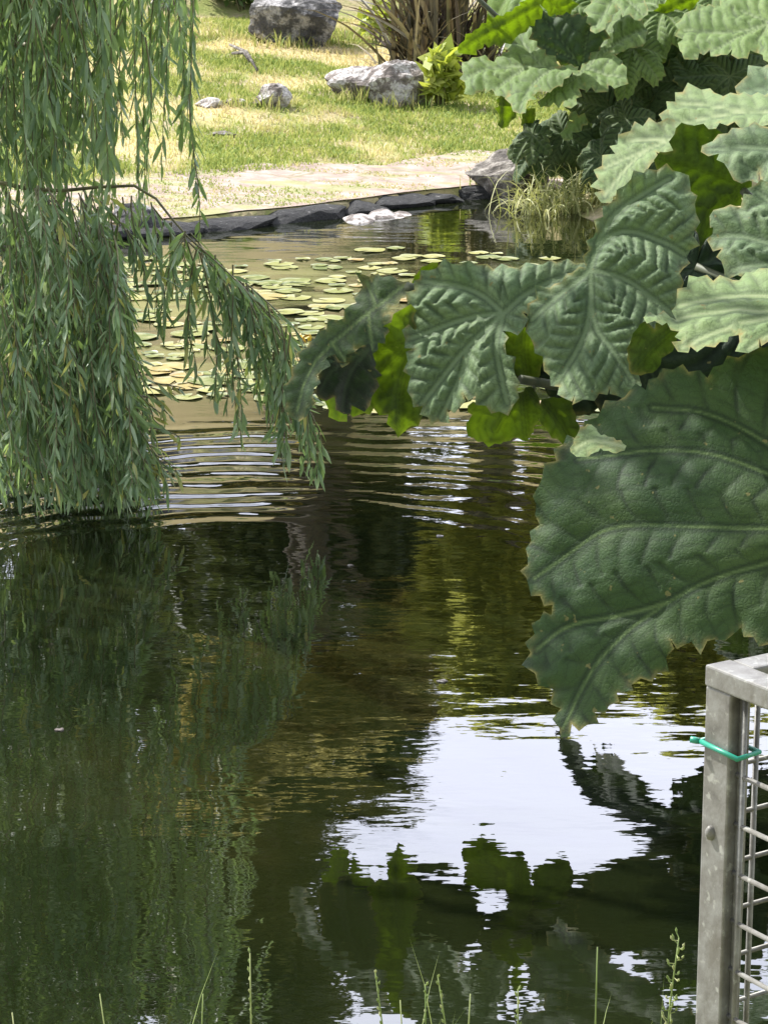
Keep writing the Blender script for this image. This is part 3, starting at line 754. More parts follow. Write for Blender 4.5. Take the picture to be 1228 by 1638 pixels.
    # orient faces toward n
    # stalk
    if rootpt is not None:
        mb = MB(); A = np.array(rootpt, float); k = len(veins) and np.array(veins[0][0], float)
        hitp = CP + ray(*k) * (((c0 - CP) @ n) / (ray(*k) @ n)) - n * .02
        mid = (A + hitp) / 2 + np.array([0.12, .75, .05])
        pts = [A * (1 - q) ** 2 + 2 * mid * q * (1 - q) + hitp * q * q for q in np.linspace(0, 1, 9)]
        mb.tube([p - c_ for p in pts], list(np.linspace(.030, .014, 9)), 9)
        for _ in range(70):
            q = random.random(); p = A * (1 - q) ** 2 + 2 * mid * q * (1 - q) + hitp * q * q
            d_ = np.array([random.gauss(0, 1) for _ in range(3)]); d_ /= np.linalg.norm(d_)
            mb.tube([p - c_ + d_ * .012, p - c_ + d_ * (.036)], [.004, .0005], 4, False)
        mb.build('stalk', STALK, o)
    return o

def generic_leaf(root, P, Rm, n, tip, m_, seed, nth=300, nr=34, droop=.9, rootpt=None, label=None):
    r_ = np.random.default_rng(seed)
    n = np.array(n, float); n /= np.linalg.norm(n); tip = np.array(tip, float); tip -= n * (tip @ n); tip /= np.linalg.norm(tip)
    sx = np.cross(tip, n)
    ax = [0, 43, -43, 86, -86, 126, -126]; LL = [1, .95, .93, .85, .84, .62, .62]
    ax = np.radians(np.array(ax) + r_.uniform(-4, 4, 7)); LL = np.array(LL) * r_.uniform(.92, 1.05, 7)
    th = np.linspace(-math.pi, math.pi, nth, endpoint=False)
    rad = np.full(nth, .50)
    for a_, l_ in zip(ax, LL):
        d = np.abs((th - a_ + math.pi) % (2 * math.pi) - math.pi); q = np.clip(d / R(27), 0, 1)
        lobe = .50 + (l_ - .50) * (1 - q ** 1.7)
        lobe += .07 * l_ * np.abs(np.sin(d / R(27) * math.pi * 1.6)) * (q < 1)
        rad = np.maximum(rad, lobe)
    d = np.abs((th + math.pi + math.pi) % (2 * math.pi) - math.pi)
    rad *= .25 + .75 * np.clip(d / R(22), 0, 1) ** .7
    k = np.arange(nth); rad *= 1 + .035 * np.where(k % 5 < 3, (k % 5) / 2., (4 - k % 5) / 2.) - .02 + .03 * (np.where(k % 13 < 7, k % 13, 13 - k % 13) / 7.) + r_.normal(0, .006, nth)
    rs = np.linspace(0, 1, nr) ** .85
    RR, TH = np.meshgrid(rs, th, indexing='ij'); rho = RR * rad[None]
    best = np.full(rho.shape, 9.); u = np.zeros(rho.shape); S = np.zeros(rho.shape)
    for i, (a_, l_) in enumerate(zip(ax, LL)):
        dd = (TH - a_ + math.pi) % (2 * math.pi) - math.pi
        v = np.where(np.abs(dd) < math.pi / 2, rho * np.abs(np.sin(dd)), rho); m2 = v < best
        best[m2] = v[m2]; u[m2] = (rho * np.cos(dd))[m2]; S[m2] = (np.sign(dd) * .25 + i * .37)[m2]
    v_ = best * Rm; u_ = u * Rm; X = rho * np.sin(TH) * Rm; Yl = rho * np.cos(TH) * Rm
    sp = .062 * max(.7, Rm / .7); wob_ = fbm(X + 5, Yl + 5, 9, 3, seed % 8) - .5
    ph = (u_ - .78 * v_ + wob_ * sp * .3) / sp + S; fr_ = ph - np.floor(ph); sec = np.abs(fr_ - .5) * 2
    hgt = .016 * (1 - np.exp(-(v_ / .022) ** 2)) * (1 - sec ** 3) + .02 * (1 - np.exp(-(v_ / .05) ** 2)) 
    hgt *= np.clip((1 - RR) * 6, .3, 1)
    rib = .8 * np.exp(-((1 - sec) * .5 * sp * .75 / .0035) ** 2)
    vein = np.clip(np.maximum(np.exp(-(v_ / np.maximum(.007 - .006 * u_, .003)) ** 2), .2 * np.exp(-((1 - sec) * .5 * sp * .75 / .0026) ** 2)), 0, 1)
    kk = droop * (1 + .35 * np.cos(TH * 2 + r_.uniform(0, 6)) + .25 * np.sin(TH * 5 + r_.uniform(0, 6)))
    an = np.clip(kk * rho, 0, 2.2)
    radial = np.where(kk > .02, np.sin(an) / kk, rho); dz = -(1 - np.cos(an)) / kk
    dz = dz + .07 * rho ** 2 * np.sin(TH * 7 + seed) + .05 * rho * (fbm(X + 9, Yl + 3, 4, 2, 2) - .5) * 2 + .10 * np.clip(.2 - rho, 0, .2) * -2
    P = np.array(P, float)
    V = (radial * np.sin(TH) * Rm)[..., None] * sx + (radial * np.cos(TH) * Rm)[..., None] * tip + (dz * Rm + hgt)[..., None] * n
    V = V.reshape(-1, 3); ii_ = np.arange(nr * nth).reshape(nr, nth)
    fc_ = np.stack([ii_[:-1], ii_[1:], np.roll(ii_, -1, 1)[1:], np.roll(ii_, -1, 1)[:-1]], -1).reshape(-1, 4)
    ed = np.exp(-((1 - RR) * rad[None] * Rm) / .006)
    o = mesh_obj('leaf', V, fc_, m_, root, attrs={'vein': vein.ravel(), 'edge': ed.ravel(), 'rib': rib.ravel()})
    o.location = P - np.array(root.location)
    if label: o['label'] = label
    if rootpt is not None:
        mb = MB(); A = np.array(rootpt, float); mid = (A + P) / 2 + np.array([0.1, 0, .25])
        pts = [A * (1 - q) ** 2 + 2 * mid * q * (1 - q) + (P - n * .01) * q * q for q in np.linspace(0, 1, 8)]
        mb.tube([p - P for p in pts], list(np.linspace(.030, .014, 8)), 8)
        mb.build('stalk', STALK, o)
    return o

NR = np.array([2.15, 7.6, .2])
near = empty('giant_rhubarb', tuple(NR)); tag(near, 'huge near giant rhubarb with ribbed lobed leaves hanging over the right side of the pond', 'plant')
RP = (2.05, 7.5, .2)
# A: large shaded leaf
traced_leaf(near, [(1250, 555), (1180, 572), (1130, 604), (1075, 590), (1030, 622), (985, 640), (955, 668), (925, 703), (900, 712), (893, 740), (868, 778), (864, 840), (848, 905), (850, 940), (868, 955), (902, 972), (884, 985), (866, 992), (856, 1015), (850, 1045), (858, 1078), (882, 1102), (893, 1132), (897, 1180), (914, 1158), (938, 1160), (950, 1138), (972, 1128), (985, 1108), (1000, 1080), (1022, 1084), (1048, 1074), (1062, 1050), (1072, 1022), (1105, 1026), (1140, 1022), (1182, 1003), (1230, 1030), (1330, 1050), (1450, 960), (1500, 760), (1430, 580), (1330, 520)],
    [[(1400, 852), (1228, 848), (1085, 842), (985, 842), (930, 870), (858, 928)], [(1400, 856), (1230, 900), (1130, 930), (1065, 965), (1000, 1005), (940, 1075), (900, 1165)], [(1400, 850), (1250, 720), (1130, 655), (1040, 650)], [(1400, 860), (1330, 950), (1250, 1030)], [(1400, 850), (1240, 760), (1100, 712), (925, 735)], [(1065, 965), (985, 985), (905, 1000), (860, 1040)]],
    6.05, (-.42, -.80, .40), G_SHADED, px0=(900, 1000), curl=.30, cdir=(-1, .25), sp=.075, puff=.0042, groove=.010, teeth=(14, 9), grid=3.6, rootpt=RP, label='largest leaf, dark and shaded, hanging down to the water', wav=.03)
traced_leaf(near, [(912, 724), (925, 692), (945, 677), (960, 690), (985, 700), (1001, 709), (985, 723), (960, 716), (945, 728), (928, 732)], [[(1000, 712), (950, 700), (920, 718)]], 5.85, (-.1, -.5, .86), G_SUNLIT, grid=4, teeth=(7, 2.5), puff=.008, sp=.03, label='tiny pale curled lobe at the top of the dark leaf')
# B
traced_leaf(near, [(966, 350), (985, 320), (1010, 290), (1050, 272), (1088, 275), (1104, 305), (1112, 340), (1108, 378), (1095, 408), (1088, 440), (1086, 475), (1082, 502), (1060, 508), (1050, 532), (1015, 545), (1008, 572), (1020, 600), (1010, 626), (985, 632), (975, 620), (958, 630), (935, 642), (922, 632), (905, 640), (893, 618), (878, 600), (868, 570), (848, 540), (842, 502), (858, 478), (898, 450), (938, 430), (943, 402), (954, 372)],
    [[(945, 434), (1000, 445), (1040, 475), (1075, 502)], [(945, 434), (946, 520), (975, 555), (1010, 605)], [(945, 434), (942, 520), (915, 575), (885, 615)], [(945, 434), (955, 390), (1000, 365), (1060, 385), (1097, 405)], [(945, 434), (900, 465), (850, 510)], [(955, 390), (990, 330), (1070, 285)]],
    7.0, (-.28, -.82, .48), G_SKYLIT, curl=.9, cdir=(1, 0), sp=.038, puff=.014, grid=2.9, teeth=(12, 6.5), rootpt=RP, label='ribbed bluish green leaf facing the camera in the middle')
# C
traced_leaf(near, [(672, 447), (700, 432), (740, 427), (790, 432), (830, 430), (870, 426), (930, 420), (950, 435), (905, 455), (868, 480), (850, 495), (838, 502), (838, 530), (806, 532), (812, 570), (824, 600), (821, 650), (800, 660), (780, 652), (765, 638), (745, 634), (740, 652), (716, 655), (700, 674), (685, 668), (678, 650), (661, 640), (657, 602), (654, 580), (664, 560), (651, 545), (659, 510), (654, 490), (664, 465)],
    [[(806, 503), (740, 510), (655, 543)], [(806, 503), (750, 555), (711, 598), (670, 655)], [(806, 503), (792, 560), (812, 645)], [(806, 503), (760, 462), (675, 450)], [(806, 503), (850, 462), (935, 430)], [(750, 555), (740, 600), (705, 668)]],
    7.12, (-.33, -.82, .45), G_SKYLIT, curl=.9, cdir=(.6, -.8), sp=.044, puff=.015, grid=2.9, teeth=(12, 6.5), rootpt=RP, label='soft bluish green leaf spreading left over the water')
# D
traced_leaf(near, [(571, 485), (578, 457), (592, 443), (643, 450), (653, 456), (641, 478), (622, 491), (614, 502), (627, 511), (616, 517), (614, 536), (600, 546), (586, 570), (575, 557), (560, 548), (554, 581), (537, 576), (525, 572), (510, 602), (503, 635), (491, 666), (465, 668), (459, 634), (468, 603), (482, 578), (493, 557), (523, 527), (552, 510)],
    [[(645, 455), (590, 500), (530, 548), (490, 600), (475, 660)], [(590, 500), (592, 560)], [(530, 548), (552, 578)], [(600, 490), (585, 450)]],
    7.3, (-.55, -.72, .40), G_SHADED, curl=.8, cdir=(-.7, .7), sp=.045, puff=.012, grid=4.2, teeth=(11, 5.5), rootpt=RP, label='leftmost leaf, narrow and folded, drooping towards the willow')
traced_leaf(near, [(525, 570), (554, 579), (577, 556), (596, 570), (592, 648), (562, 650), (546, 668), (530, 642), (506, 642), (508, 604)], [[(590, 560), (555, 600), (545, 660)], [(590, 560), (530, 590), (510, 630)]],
    7.34, (.3, .5, .4), G_INNER_SHADE, grid=4, sp=.04, puff=.01, label='dark drooping lobes beneath the leftmost leaf')
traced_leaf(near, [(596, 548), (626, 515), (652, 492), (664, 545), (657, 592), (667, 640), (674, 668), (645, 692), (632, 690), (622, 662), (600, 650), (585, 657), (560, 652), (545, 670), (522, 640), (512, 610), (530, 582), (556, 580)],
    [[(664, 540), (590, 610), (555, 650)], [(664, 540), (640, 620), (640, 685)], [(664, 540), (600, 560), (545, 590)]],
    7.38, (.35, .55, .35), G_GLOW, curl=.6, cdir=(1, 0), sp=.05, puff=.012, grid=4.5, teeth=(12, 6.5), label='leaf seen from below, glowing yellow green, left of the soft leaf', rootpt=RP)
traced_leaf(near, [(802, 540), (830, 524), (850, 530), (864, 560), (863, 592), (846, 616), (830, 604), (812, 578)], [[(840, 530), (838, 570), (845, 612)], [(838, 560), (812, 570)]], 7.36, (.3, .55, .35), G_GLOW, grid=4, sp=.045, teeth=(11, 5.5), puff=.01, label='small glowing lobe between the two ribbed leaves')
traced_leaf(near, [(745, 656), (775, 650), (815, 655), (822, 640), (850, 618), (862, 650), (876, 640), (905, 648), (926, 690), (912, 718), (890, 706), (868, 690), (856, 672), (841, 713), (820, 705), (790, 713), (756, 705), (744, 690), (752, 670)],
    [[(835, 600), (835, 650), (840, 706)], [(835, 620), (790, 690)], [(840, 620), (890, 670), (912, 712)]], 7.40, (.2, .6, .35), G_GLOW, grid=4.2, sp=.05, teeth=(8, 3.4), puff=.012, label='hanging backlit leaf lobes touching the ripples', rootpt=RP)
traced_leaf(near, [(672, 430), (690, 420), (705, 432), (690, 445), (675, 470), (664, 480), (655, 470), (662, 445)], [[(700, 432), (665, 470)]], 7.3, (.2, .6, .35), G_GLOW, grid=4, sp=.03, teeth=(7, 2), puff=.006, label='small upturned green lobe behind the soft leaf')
traced_leaf(near, [(600, 530), (650, 500), (750, 480), (790, 600), (740, 645), (700, 664), (650, 672), (615, 640)], [[(740, 500), (690, 580), (660, 660)], [(740, 500), (760, 600)]], 7.5, (-.1, -.97, .1), G_INNER_SHADE, grid=5, sp=.05, teeth=(12, 5))  # dark-coloured filler leaves from here on, deep shade put into their colour
traced_leaf(near, [(790, 480), (960, 470), (990, 560), (975, 640), (930, 662), (905, 650), (860, 610), (815, 600), (780, 560)], [[(900, 480), (900, 640)], [(900, 480), (950, 600)], [(900, 480), (820, 580)]], 7.48, (-.1, -.97, .1), G_INNER_SHADE, grid=5, sp=.05, teeth=(12, 5))
traced_leaf(near, [(930, 545), (1090, 530), (1250, 530), (1260, 660), (1110, 665), (1085, 700), (1052, 716), (1020, 716), (985, 700), (955, 650)], [[(1030, 570), (1035, 710)], [(1030, 570), (1080, 680)], [(1030, 570), (975, 680)]], 7.4, (-.1, -.97, .1), G_INNER_SHADE, grid=5, sp=.05, teeth=(12, 5))
# F pale
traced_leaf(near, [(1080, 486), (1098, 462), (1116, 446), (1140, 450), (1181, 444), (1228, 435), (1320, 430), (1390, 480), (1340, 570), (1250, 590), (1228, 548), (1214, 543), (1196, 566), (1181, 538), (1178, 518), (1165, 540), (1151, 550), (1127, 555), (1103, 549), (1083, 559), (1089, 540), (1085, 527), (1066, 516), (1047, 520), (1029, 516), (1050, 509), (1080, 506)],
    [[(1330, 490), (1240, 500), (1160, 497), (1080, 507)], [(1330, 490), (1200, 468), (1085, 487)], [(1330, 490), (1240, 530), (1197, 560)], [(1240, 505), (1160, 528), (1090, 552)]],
    6.2, (-.15, -.42, .90), G_SUNLIT, curl=.9, cdir=(0, 1), sp=.055, puff=.010, grid=3.2, teeth=(12, 6.5), rootpt=RP, label='pale sunlit leaf with ragged edge near the right border')
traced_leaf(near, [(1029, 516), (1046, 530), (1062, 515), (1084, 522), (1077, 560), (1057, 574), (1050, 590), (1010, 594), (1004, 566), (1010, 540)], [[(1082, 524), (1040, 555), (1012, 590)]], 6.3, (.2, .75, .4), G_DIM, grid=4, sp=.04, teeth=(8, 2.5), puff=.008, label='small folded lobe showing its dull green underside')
# G
traced_leaf(near, [(1228, 294), (1208, 300), (1205, 315), (1184, 333), (1136, 351), (1155, 366), (1130, 385), (1154, 400), (1157, 430), (1178, 440), (1228, 442), (1330, 440), (1400, 360), (1340, 290)],
    [[(1340, 380), (1250, 395), (1180, 374), (1138, 382)], [(1340, 380), (1260, 340), (1210, 308)], [(1340, 380), (1240, 420), (1170, 432)]],
    7.3, (-.30, -.70, .63), G_SKYLIT, curl=.6, cdir=(1, 0), sp=.05, puff=.014, grid=3.4, rootpt=RP, label='mid green leaf at the right border above the pale one')
# H, H2
traced_leaf(near, [(1068, 180), (1080, 165), (1092, 151), (1121, 145), (1157, 157), (1223, 152), (1300, 150), (1320, 200), (1240, 205), (1199, 203), (1175, 199), (1151, 200), (1115, 203), (1077, 214), (1060, 198)],
    [[(1280, 180), (1190, 178), (1120, 165), (1085, 165)], [(1190, 178), (1110, 190), (1070, 200)]], 8.7, (-.30, -.32, .90), G_SUNLIT, grid=4.5, sp=.06, puff=.016, curl=.5, rootpt=RP, label='pale lit leaf along the top of the plant')
traced_leaf(near, [(987, 232), (1008, 211), (1029, 205), (1059, 201), (1100, 206), (1096, 228), (1077, 242), (1050, 246), (1038, 274), (1017, 284), (1002, 300), (980, 310), (960, 322), (963, 306), (958, 292), (963, 268), (984, 248)],
    [[(1100, 212), (1040, 235), (965, 270)], [(1040, 235), (1005, 262), (965, 312)], [(1060, 222), (1000, 225)]], 8.6, (-.40, -.36, .84), G_SUNLIT, grid=4.2, sp=.045, puff=.018, curl=.8, cdir=(1, -.5), label='pale frilly lobes at the upper left of the near plant', rootpt=RP)
# I
traced_leaf(near, [(1121, 246), (1139, 226), (1196, 205), (1228, 202), (1340, 200), (1360, 280), (1300, 320), (1228, 300), (1211, 268), (1184, 291), (1158, 264), (1150, 248)],
    [[(1340, 250), (1228, 232), (1130, 242)], [(1260, 240), (1190, 282)], [(1300, 250), (1240, 290)]], 8.0, (-.30, -.62, .70), G_SKYLIT, grid=4.5, sp=.055, puff=.014, rootpt=RP, label='bluish leaf below the pale top leaf at the right border')
traced_leaf(near, [(1077, 211), (1107, 205), (1180, 230), (1200, 300), (1165, 335), (1136, 351), (1150, 370), (1130, 402), (1115, 402), (1105, 370), (1090, 320), (1065, 275), (1045, 256), (1075, 243)],
    [[(1190, 300), (1130, 330), (1120, 398)], [(1190, 300), (1120, 270), (1055, 250)], [(1190, 300), (1140, 360)]], 8.3, (.25, .60, .30), G_DIM, grid=4.5, sp=.05, puff=.012, rootpt=RP, label='dim backlit leaf in the gap beside the ribbed leaf')
traced_leaf(near, [(1178, 152), (1195, 125), (1228, 105), (1300, 90), (1330, 160), (1228, 165)], [[(1310, 120), (1240, 135), (1185, 150)]], 9.2, (-.3, -.5, .8), G_SKYLIT, grid=5, sp=.05, puff=.012, label='bluish leaf tip at the right border, uppermost of the near plant')
# fillers in the shaded inside of the plant, and leaves off to the right
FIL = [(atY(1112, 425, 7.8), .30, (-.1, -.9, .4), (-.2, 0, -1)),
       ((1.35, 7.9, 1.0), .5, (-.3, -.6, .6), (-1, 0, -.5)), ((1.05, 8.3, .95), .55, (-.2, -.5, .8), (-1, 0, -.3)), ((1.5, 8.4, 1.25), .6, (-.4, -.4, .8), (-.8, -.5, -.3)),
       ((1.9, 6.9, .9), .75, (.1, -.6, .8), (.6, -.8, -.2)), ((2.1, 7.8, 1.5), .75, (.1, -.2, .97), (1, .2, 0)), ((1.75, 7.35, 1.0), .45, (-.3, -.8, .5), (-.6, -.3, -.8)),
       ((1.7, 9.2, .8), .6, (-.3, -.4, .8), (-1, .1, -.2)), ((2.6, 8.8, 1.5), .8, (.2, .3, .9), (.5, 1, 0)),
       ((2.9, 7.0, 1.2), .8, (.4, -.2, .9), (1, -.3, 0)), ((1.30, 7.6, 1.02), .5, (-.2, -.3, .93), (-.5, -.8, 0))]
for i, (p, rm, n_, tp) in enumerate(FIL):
    generic_leaf(near, p, rm, n_, tp, G_INNER_SHADE if i in (0, 1, 2, 6) else G_SHADED, 40 + i, rootpt=RP)
# crown bud
mb = MB(); mb.tube([(0, 0, -.3), (0, 0, .1), (.02, 0, .3)], [.22, .2, .05], 10); mb.build('crown_stock', STALK, near)

# far plant
FR = hit(1010, 300); FR = np.array([FR[0], FR[1] + .9, FR[2]])
farp = empty('giant_rhubarb', tuple(FR)); tag(farp, 'sunlit giant rhubarb on the far bank behind the brown boulder', 'plant')
def Z3(l): return [(720 + a / 2.417, b_ / 2.417) for a, b_ in l]
FN = (-.35, -.5, .8); FP = tuple(FR)
FY = FR[1] - 1.0
kw = dict(grid=3, sp=.085, puff=.018, teeth=(8, 5), wav=.04)
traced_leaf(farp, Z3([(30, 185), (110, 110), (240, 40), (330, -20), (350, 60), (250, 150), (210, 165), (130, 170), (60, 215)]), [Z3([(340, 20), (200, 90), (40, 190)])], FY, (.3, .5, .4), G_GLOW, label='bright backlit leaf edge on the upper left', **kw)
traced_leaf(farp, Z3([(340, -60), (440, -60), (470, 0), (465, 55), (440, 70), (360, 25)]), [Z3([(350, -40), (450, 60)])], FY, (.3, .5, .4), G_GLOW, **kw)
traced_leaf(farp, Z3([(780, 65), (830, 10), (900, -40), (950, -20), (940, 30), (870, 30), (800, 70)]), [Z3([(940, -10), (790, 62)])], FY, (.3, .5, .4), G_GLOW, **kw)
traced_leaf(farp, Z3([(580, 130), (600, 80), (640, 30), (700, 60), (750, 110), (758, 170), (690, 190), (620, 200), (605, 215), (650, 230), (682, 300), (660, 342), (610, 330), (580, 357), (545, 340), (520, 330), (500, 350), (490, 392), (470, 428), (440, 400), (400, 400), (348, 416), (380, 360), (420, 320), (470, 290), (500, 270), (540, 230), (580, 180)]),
    [Z3([(525, 265), (650, 150), (745, 120)]), Z3([(525, 265), (440, 330), (370, 405)]), Z3([(525, 265), (600, 290), (670, 310)]), Z3([(560, 230), (600, 130), (640, 40)])], FY - .3, FN, G_FAR_SUNLIT, rootpt=FP, label='brightly lit leaf in the centre of the plant', **kw)
traced_leaf(farp, Z3([(300, 40), (400, 70), (470, 60), (560, 80), (600, 120), (580, 180), (540, 225), (510, 268), (450, 245), (380, 222), (335, 160), (315, 110)]), [Z3([(510, 262), (430, 160), (370, 80)]), Z3([(510, 262), (530, 120)]), Z3([(480, 230), (345, 170)])], FY - .1, (-.1, -.93, .25), G_SHADED, label='dark upright leaf face left of the lit centre leaf', **kw)
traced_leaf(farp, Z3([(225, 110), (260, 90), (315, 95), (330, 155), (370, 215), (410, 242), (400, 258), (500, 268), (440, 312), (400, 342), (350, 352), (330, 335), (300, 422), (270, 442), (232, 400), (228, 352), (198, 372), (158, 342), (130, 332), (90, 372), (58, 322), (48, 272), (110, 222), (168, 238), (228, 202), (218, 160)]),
    [Z3([(440, 265), (300, 250), (150, 260), (60, 310)]), Z3([(400, 262), (300, 330), (270, 435)]), Z3([(350, 250), (280, 170), (250, 110)]), Z3([(300, 250), (200, 310), (170, 345)])], FY - .2, FN, G_FAR_SUNLIT, rootpt=FP, label='lit frilly leaf on the left reaching over the lawn', **kw)
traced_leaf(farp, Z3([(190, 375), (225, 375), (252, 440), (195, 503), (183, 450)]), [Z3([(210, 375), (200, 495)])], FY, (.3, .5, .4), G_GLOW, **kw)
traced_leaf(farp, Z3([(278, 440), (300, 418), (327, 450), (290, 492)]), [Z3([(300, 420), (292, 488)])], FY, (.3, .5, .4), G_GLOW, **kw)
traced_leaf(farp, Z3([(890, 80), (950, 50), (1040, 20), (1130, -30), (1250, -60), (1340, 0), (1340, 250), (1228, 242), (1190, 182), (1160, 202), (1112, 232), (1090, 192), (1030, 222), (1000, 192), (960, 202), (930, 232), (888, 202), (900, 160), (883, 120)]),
    [Z3([(1230, 80), (1100, 130), (900, 120)]), Z3([(1230, 80), (1060, 180), (940, 215)]), Z3([(1230, 80), (1120, 40)]), Z3([(1230, 80), (1180, 170)]), Z3([(1230, 80), (1290, 220)])], FY - .6, FN, G_FAR_SUNLIT, rootpt=FP, label='lit leaf at the top right corner', **kw)
traced_leaf(farp, Z3([(560, -60), (700, -60), (760, 20), (730, 70), (640, 20), (600, 90), (560, 130), (530, 60), (540, 0)]), [Z3([(650, -40), (560, 100)]), Z3([(650, -40), (740, 50)])], FY - .15, FN, G_FAR_SUNLIT, label='lit leaf cut by the top border', **kw)
traced_leaf(farp, Z3([(470, 450), (500, 460), (530, 465), (510, 485), (470, 515), (440, 545), (450, 500), (480, 475)]), [Z3([(520, 470), (445, 540)])], FY - .4, FN, G_FAR_SUNLIT, label='small lit lobe hanging in the shade', **kw)
rr2 = np.random.default_rng(5)
for i, (x_, y_, rm, dy, n_, tp) in enumerate([(1010, 75, .42, -.1, (-.3, -.6, .7), (-.7, -.2, -.5)), (1060, 15, .5, .1, (-.3, -.5, .8), (-.8, -.3, -.2)), (905, 5, .4, .3, (-.4, -.5, .7), (-.8, -.2, 0)), (1000, 190, .34, -.2, (-.3, -.7, .5), (-.4, 0, -.9)), (1110, 110, .42, .1, (-.2, -.7, .6), (-.6, -.3, -.6)), (1190, 60, .5, .3, (-.1, -.6, .7), (.3, -.5, -.6)), (960, 250, .28, -.25, (-.4, -.7, .5), (-.7, 0, -.7)), (850, 215, .26, -.1, (-.5, -.6, .5), (-.7, -.2, -.6)), (1150, -40, .6, .4, (-.2, -.5, .8), (-.3, -.8, 0))]):
    generic_leaf(farp, atY(x_, y_, FY + dy), rm, n_, tp, G_FAR_SUNLIT if i in (0, 1, 2, 5, 8) else G_FAR_SHADED, 140 + i, 300, 30, rootpt=None)
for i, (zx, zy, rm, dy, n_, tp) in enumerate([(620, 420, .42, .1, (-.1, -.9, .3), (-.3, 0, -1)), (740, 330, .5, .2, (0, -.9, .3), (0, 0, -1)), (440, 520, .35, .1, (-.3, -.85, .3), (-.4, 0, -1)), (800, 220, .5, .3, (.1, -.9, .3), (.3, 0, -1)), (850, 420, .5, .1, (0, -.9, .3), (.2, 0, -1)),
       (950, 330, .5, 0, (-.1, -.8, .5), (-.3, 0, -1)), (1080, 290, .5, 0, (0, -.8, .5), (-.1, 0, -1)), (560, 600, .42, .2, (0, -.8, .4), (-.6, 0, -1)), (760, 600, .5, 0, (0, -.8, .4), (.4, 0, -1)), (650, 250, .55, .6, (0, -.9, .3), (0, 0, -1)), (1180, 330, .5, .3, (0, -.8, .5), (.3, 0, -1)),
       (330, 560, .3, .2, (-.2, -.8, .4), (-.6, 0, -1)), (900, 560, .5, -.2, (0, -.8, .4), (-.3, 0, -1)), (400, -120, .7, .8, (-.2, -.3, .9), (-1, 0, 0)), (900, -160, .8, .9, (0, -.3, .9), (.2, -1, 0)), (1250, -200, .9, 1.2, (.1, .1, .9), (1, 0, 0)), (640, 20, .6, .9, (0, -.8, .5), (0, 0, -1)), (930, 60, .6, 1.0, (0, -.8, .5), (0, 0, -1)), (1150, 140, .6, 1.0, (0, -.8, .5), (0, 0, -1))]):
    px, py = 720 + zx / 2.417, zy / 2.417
    generic_leaf(farp, atY(px, py, FY + dy), rm, n_, tp, G_FAR_SHADED if i < 13 else G_FAR_SUNLIT, 80 + i, 260, 26, rootpt=None)
mb = MB()
for i in range(12):
    a_ = np.array([rr2.normal() * .15, rr2.normal() * .15, 0]); e = np.array([rr2.uniform(-1.4, 1.0), rr2.uniform(-1, .2), rr2.uniform(.5, 1.5)])
    mb.tube([a_, (a_ + e) / 2 + [0, 0, .15], e], [.03, .025, .015], 7)
mb.build('stalks', STALK, farp)

# ------------------------------------------------------------------ willow
WB = np.array([-4.2, 12.0, .0])
wil = empty('willow_tree', tuple(WB)); tag(wil, 'weeping willow with long narrow leaves trailing into the pond on the left', 'tree')
leafV = []; leafT = []; twig = MB()
def strand(pts, dens=.022, ll=.11, tint=.45, rtw=.0022, wid=.0075, ang=.55, tail=True):
    """pts world polyline; leaves alternate along it and hang"""
    pts = np.array(pts, float); seg = np.linalg.norm(np.diff(pts, axis=0), axis=1); Ltot = seg.sum(); cum = np.concatenate([[0], np.cumsum(seg)])
    twig.tube(pts - WB, list(np.linspace(rtw * 1.5, rtw * .5, len(pts))), 4, False)
    s = random.random() * dens; side = 1
    while s < Ltot:
        k = min(np.searchsorted(cum, s, side='right') - 1, len(seg) - 1); q = (s - cum[k]) / (seg[k] + 1e-9)
        p = pts[k] * (1 - q) + pts[k + 1] * q; d = (pts[k + 1] - pts[k]) / (seg[k] + 1e-9)
        r_ = np.array([random.gauss(0, 1), random.gauss(0, 1), random.gauss(0, .4)]); r_ -= d * (r_ @ d); r_ /= np.linalg.norm(r_) + 1e-9
        an = ang * random.choice((random.uniform(.3, 1.4), random.uniform(.3, 1.4), random.uniform(1, 2.6))); ld_ = d * math.cos(an) + r_ * math.sin(an); ld_[2] -= .35 + .25 * random.random(); ld_ /= np.linalg.norm(ld_)
        L_ = ll * random.uniform(.55, 1.2) * (1 - .3 * s / Ltot)
        sd_ = np.cross(ld_, np.array([random.gauss(0, 1), random.gauss(0, 1), random.gauss(0, 1)])); sd_ /= np.linalg.norm(sd_) + 1e-9
        nn = np.cross(ld_, sd_); w2 = wid * random.uniform(.75, 1.25); bend = random.uniform(.02, .18) * L_
        dn_ = np.array([0, 0, -1.]) * bend
        b0 = p; m1 = p + ld_ * L_ * .35 + dn_ * .15; m2 = p + ld_ * L_ * .7 + dn_ * .5; tp_ = p + ld_ * L_ + dn_
        leafV.append([b0, m1 + sd_ * w2 + nn * w2 * .3, m1 - nn * w2 * .1, m1 - sd_ * w2 + nn * w2 * .3, m2 + sd_ * w2 * .8 + nn * w2 * .25, m2 - nn * w2 * .1, m2 - sd_ * w2 * .8 + nn * w2 * .25, tp_])
        leafT.append(min(1, max(0, tint + random.gauss(0, .22)))); s += dens * random.uniform(.6, 1.4)
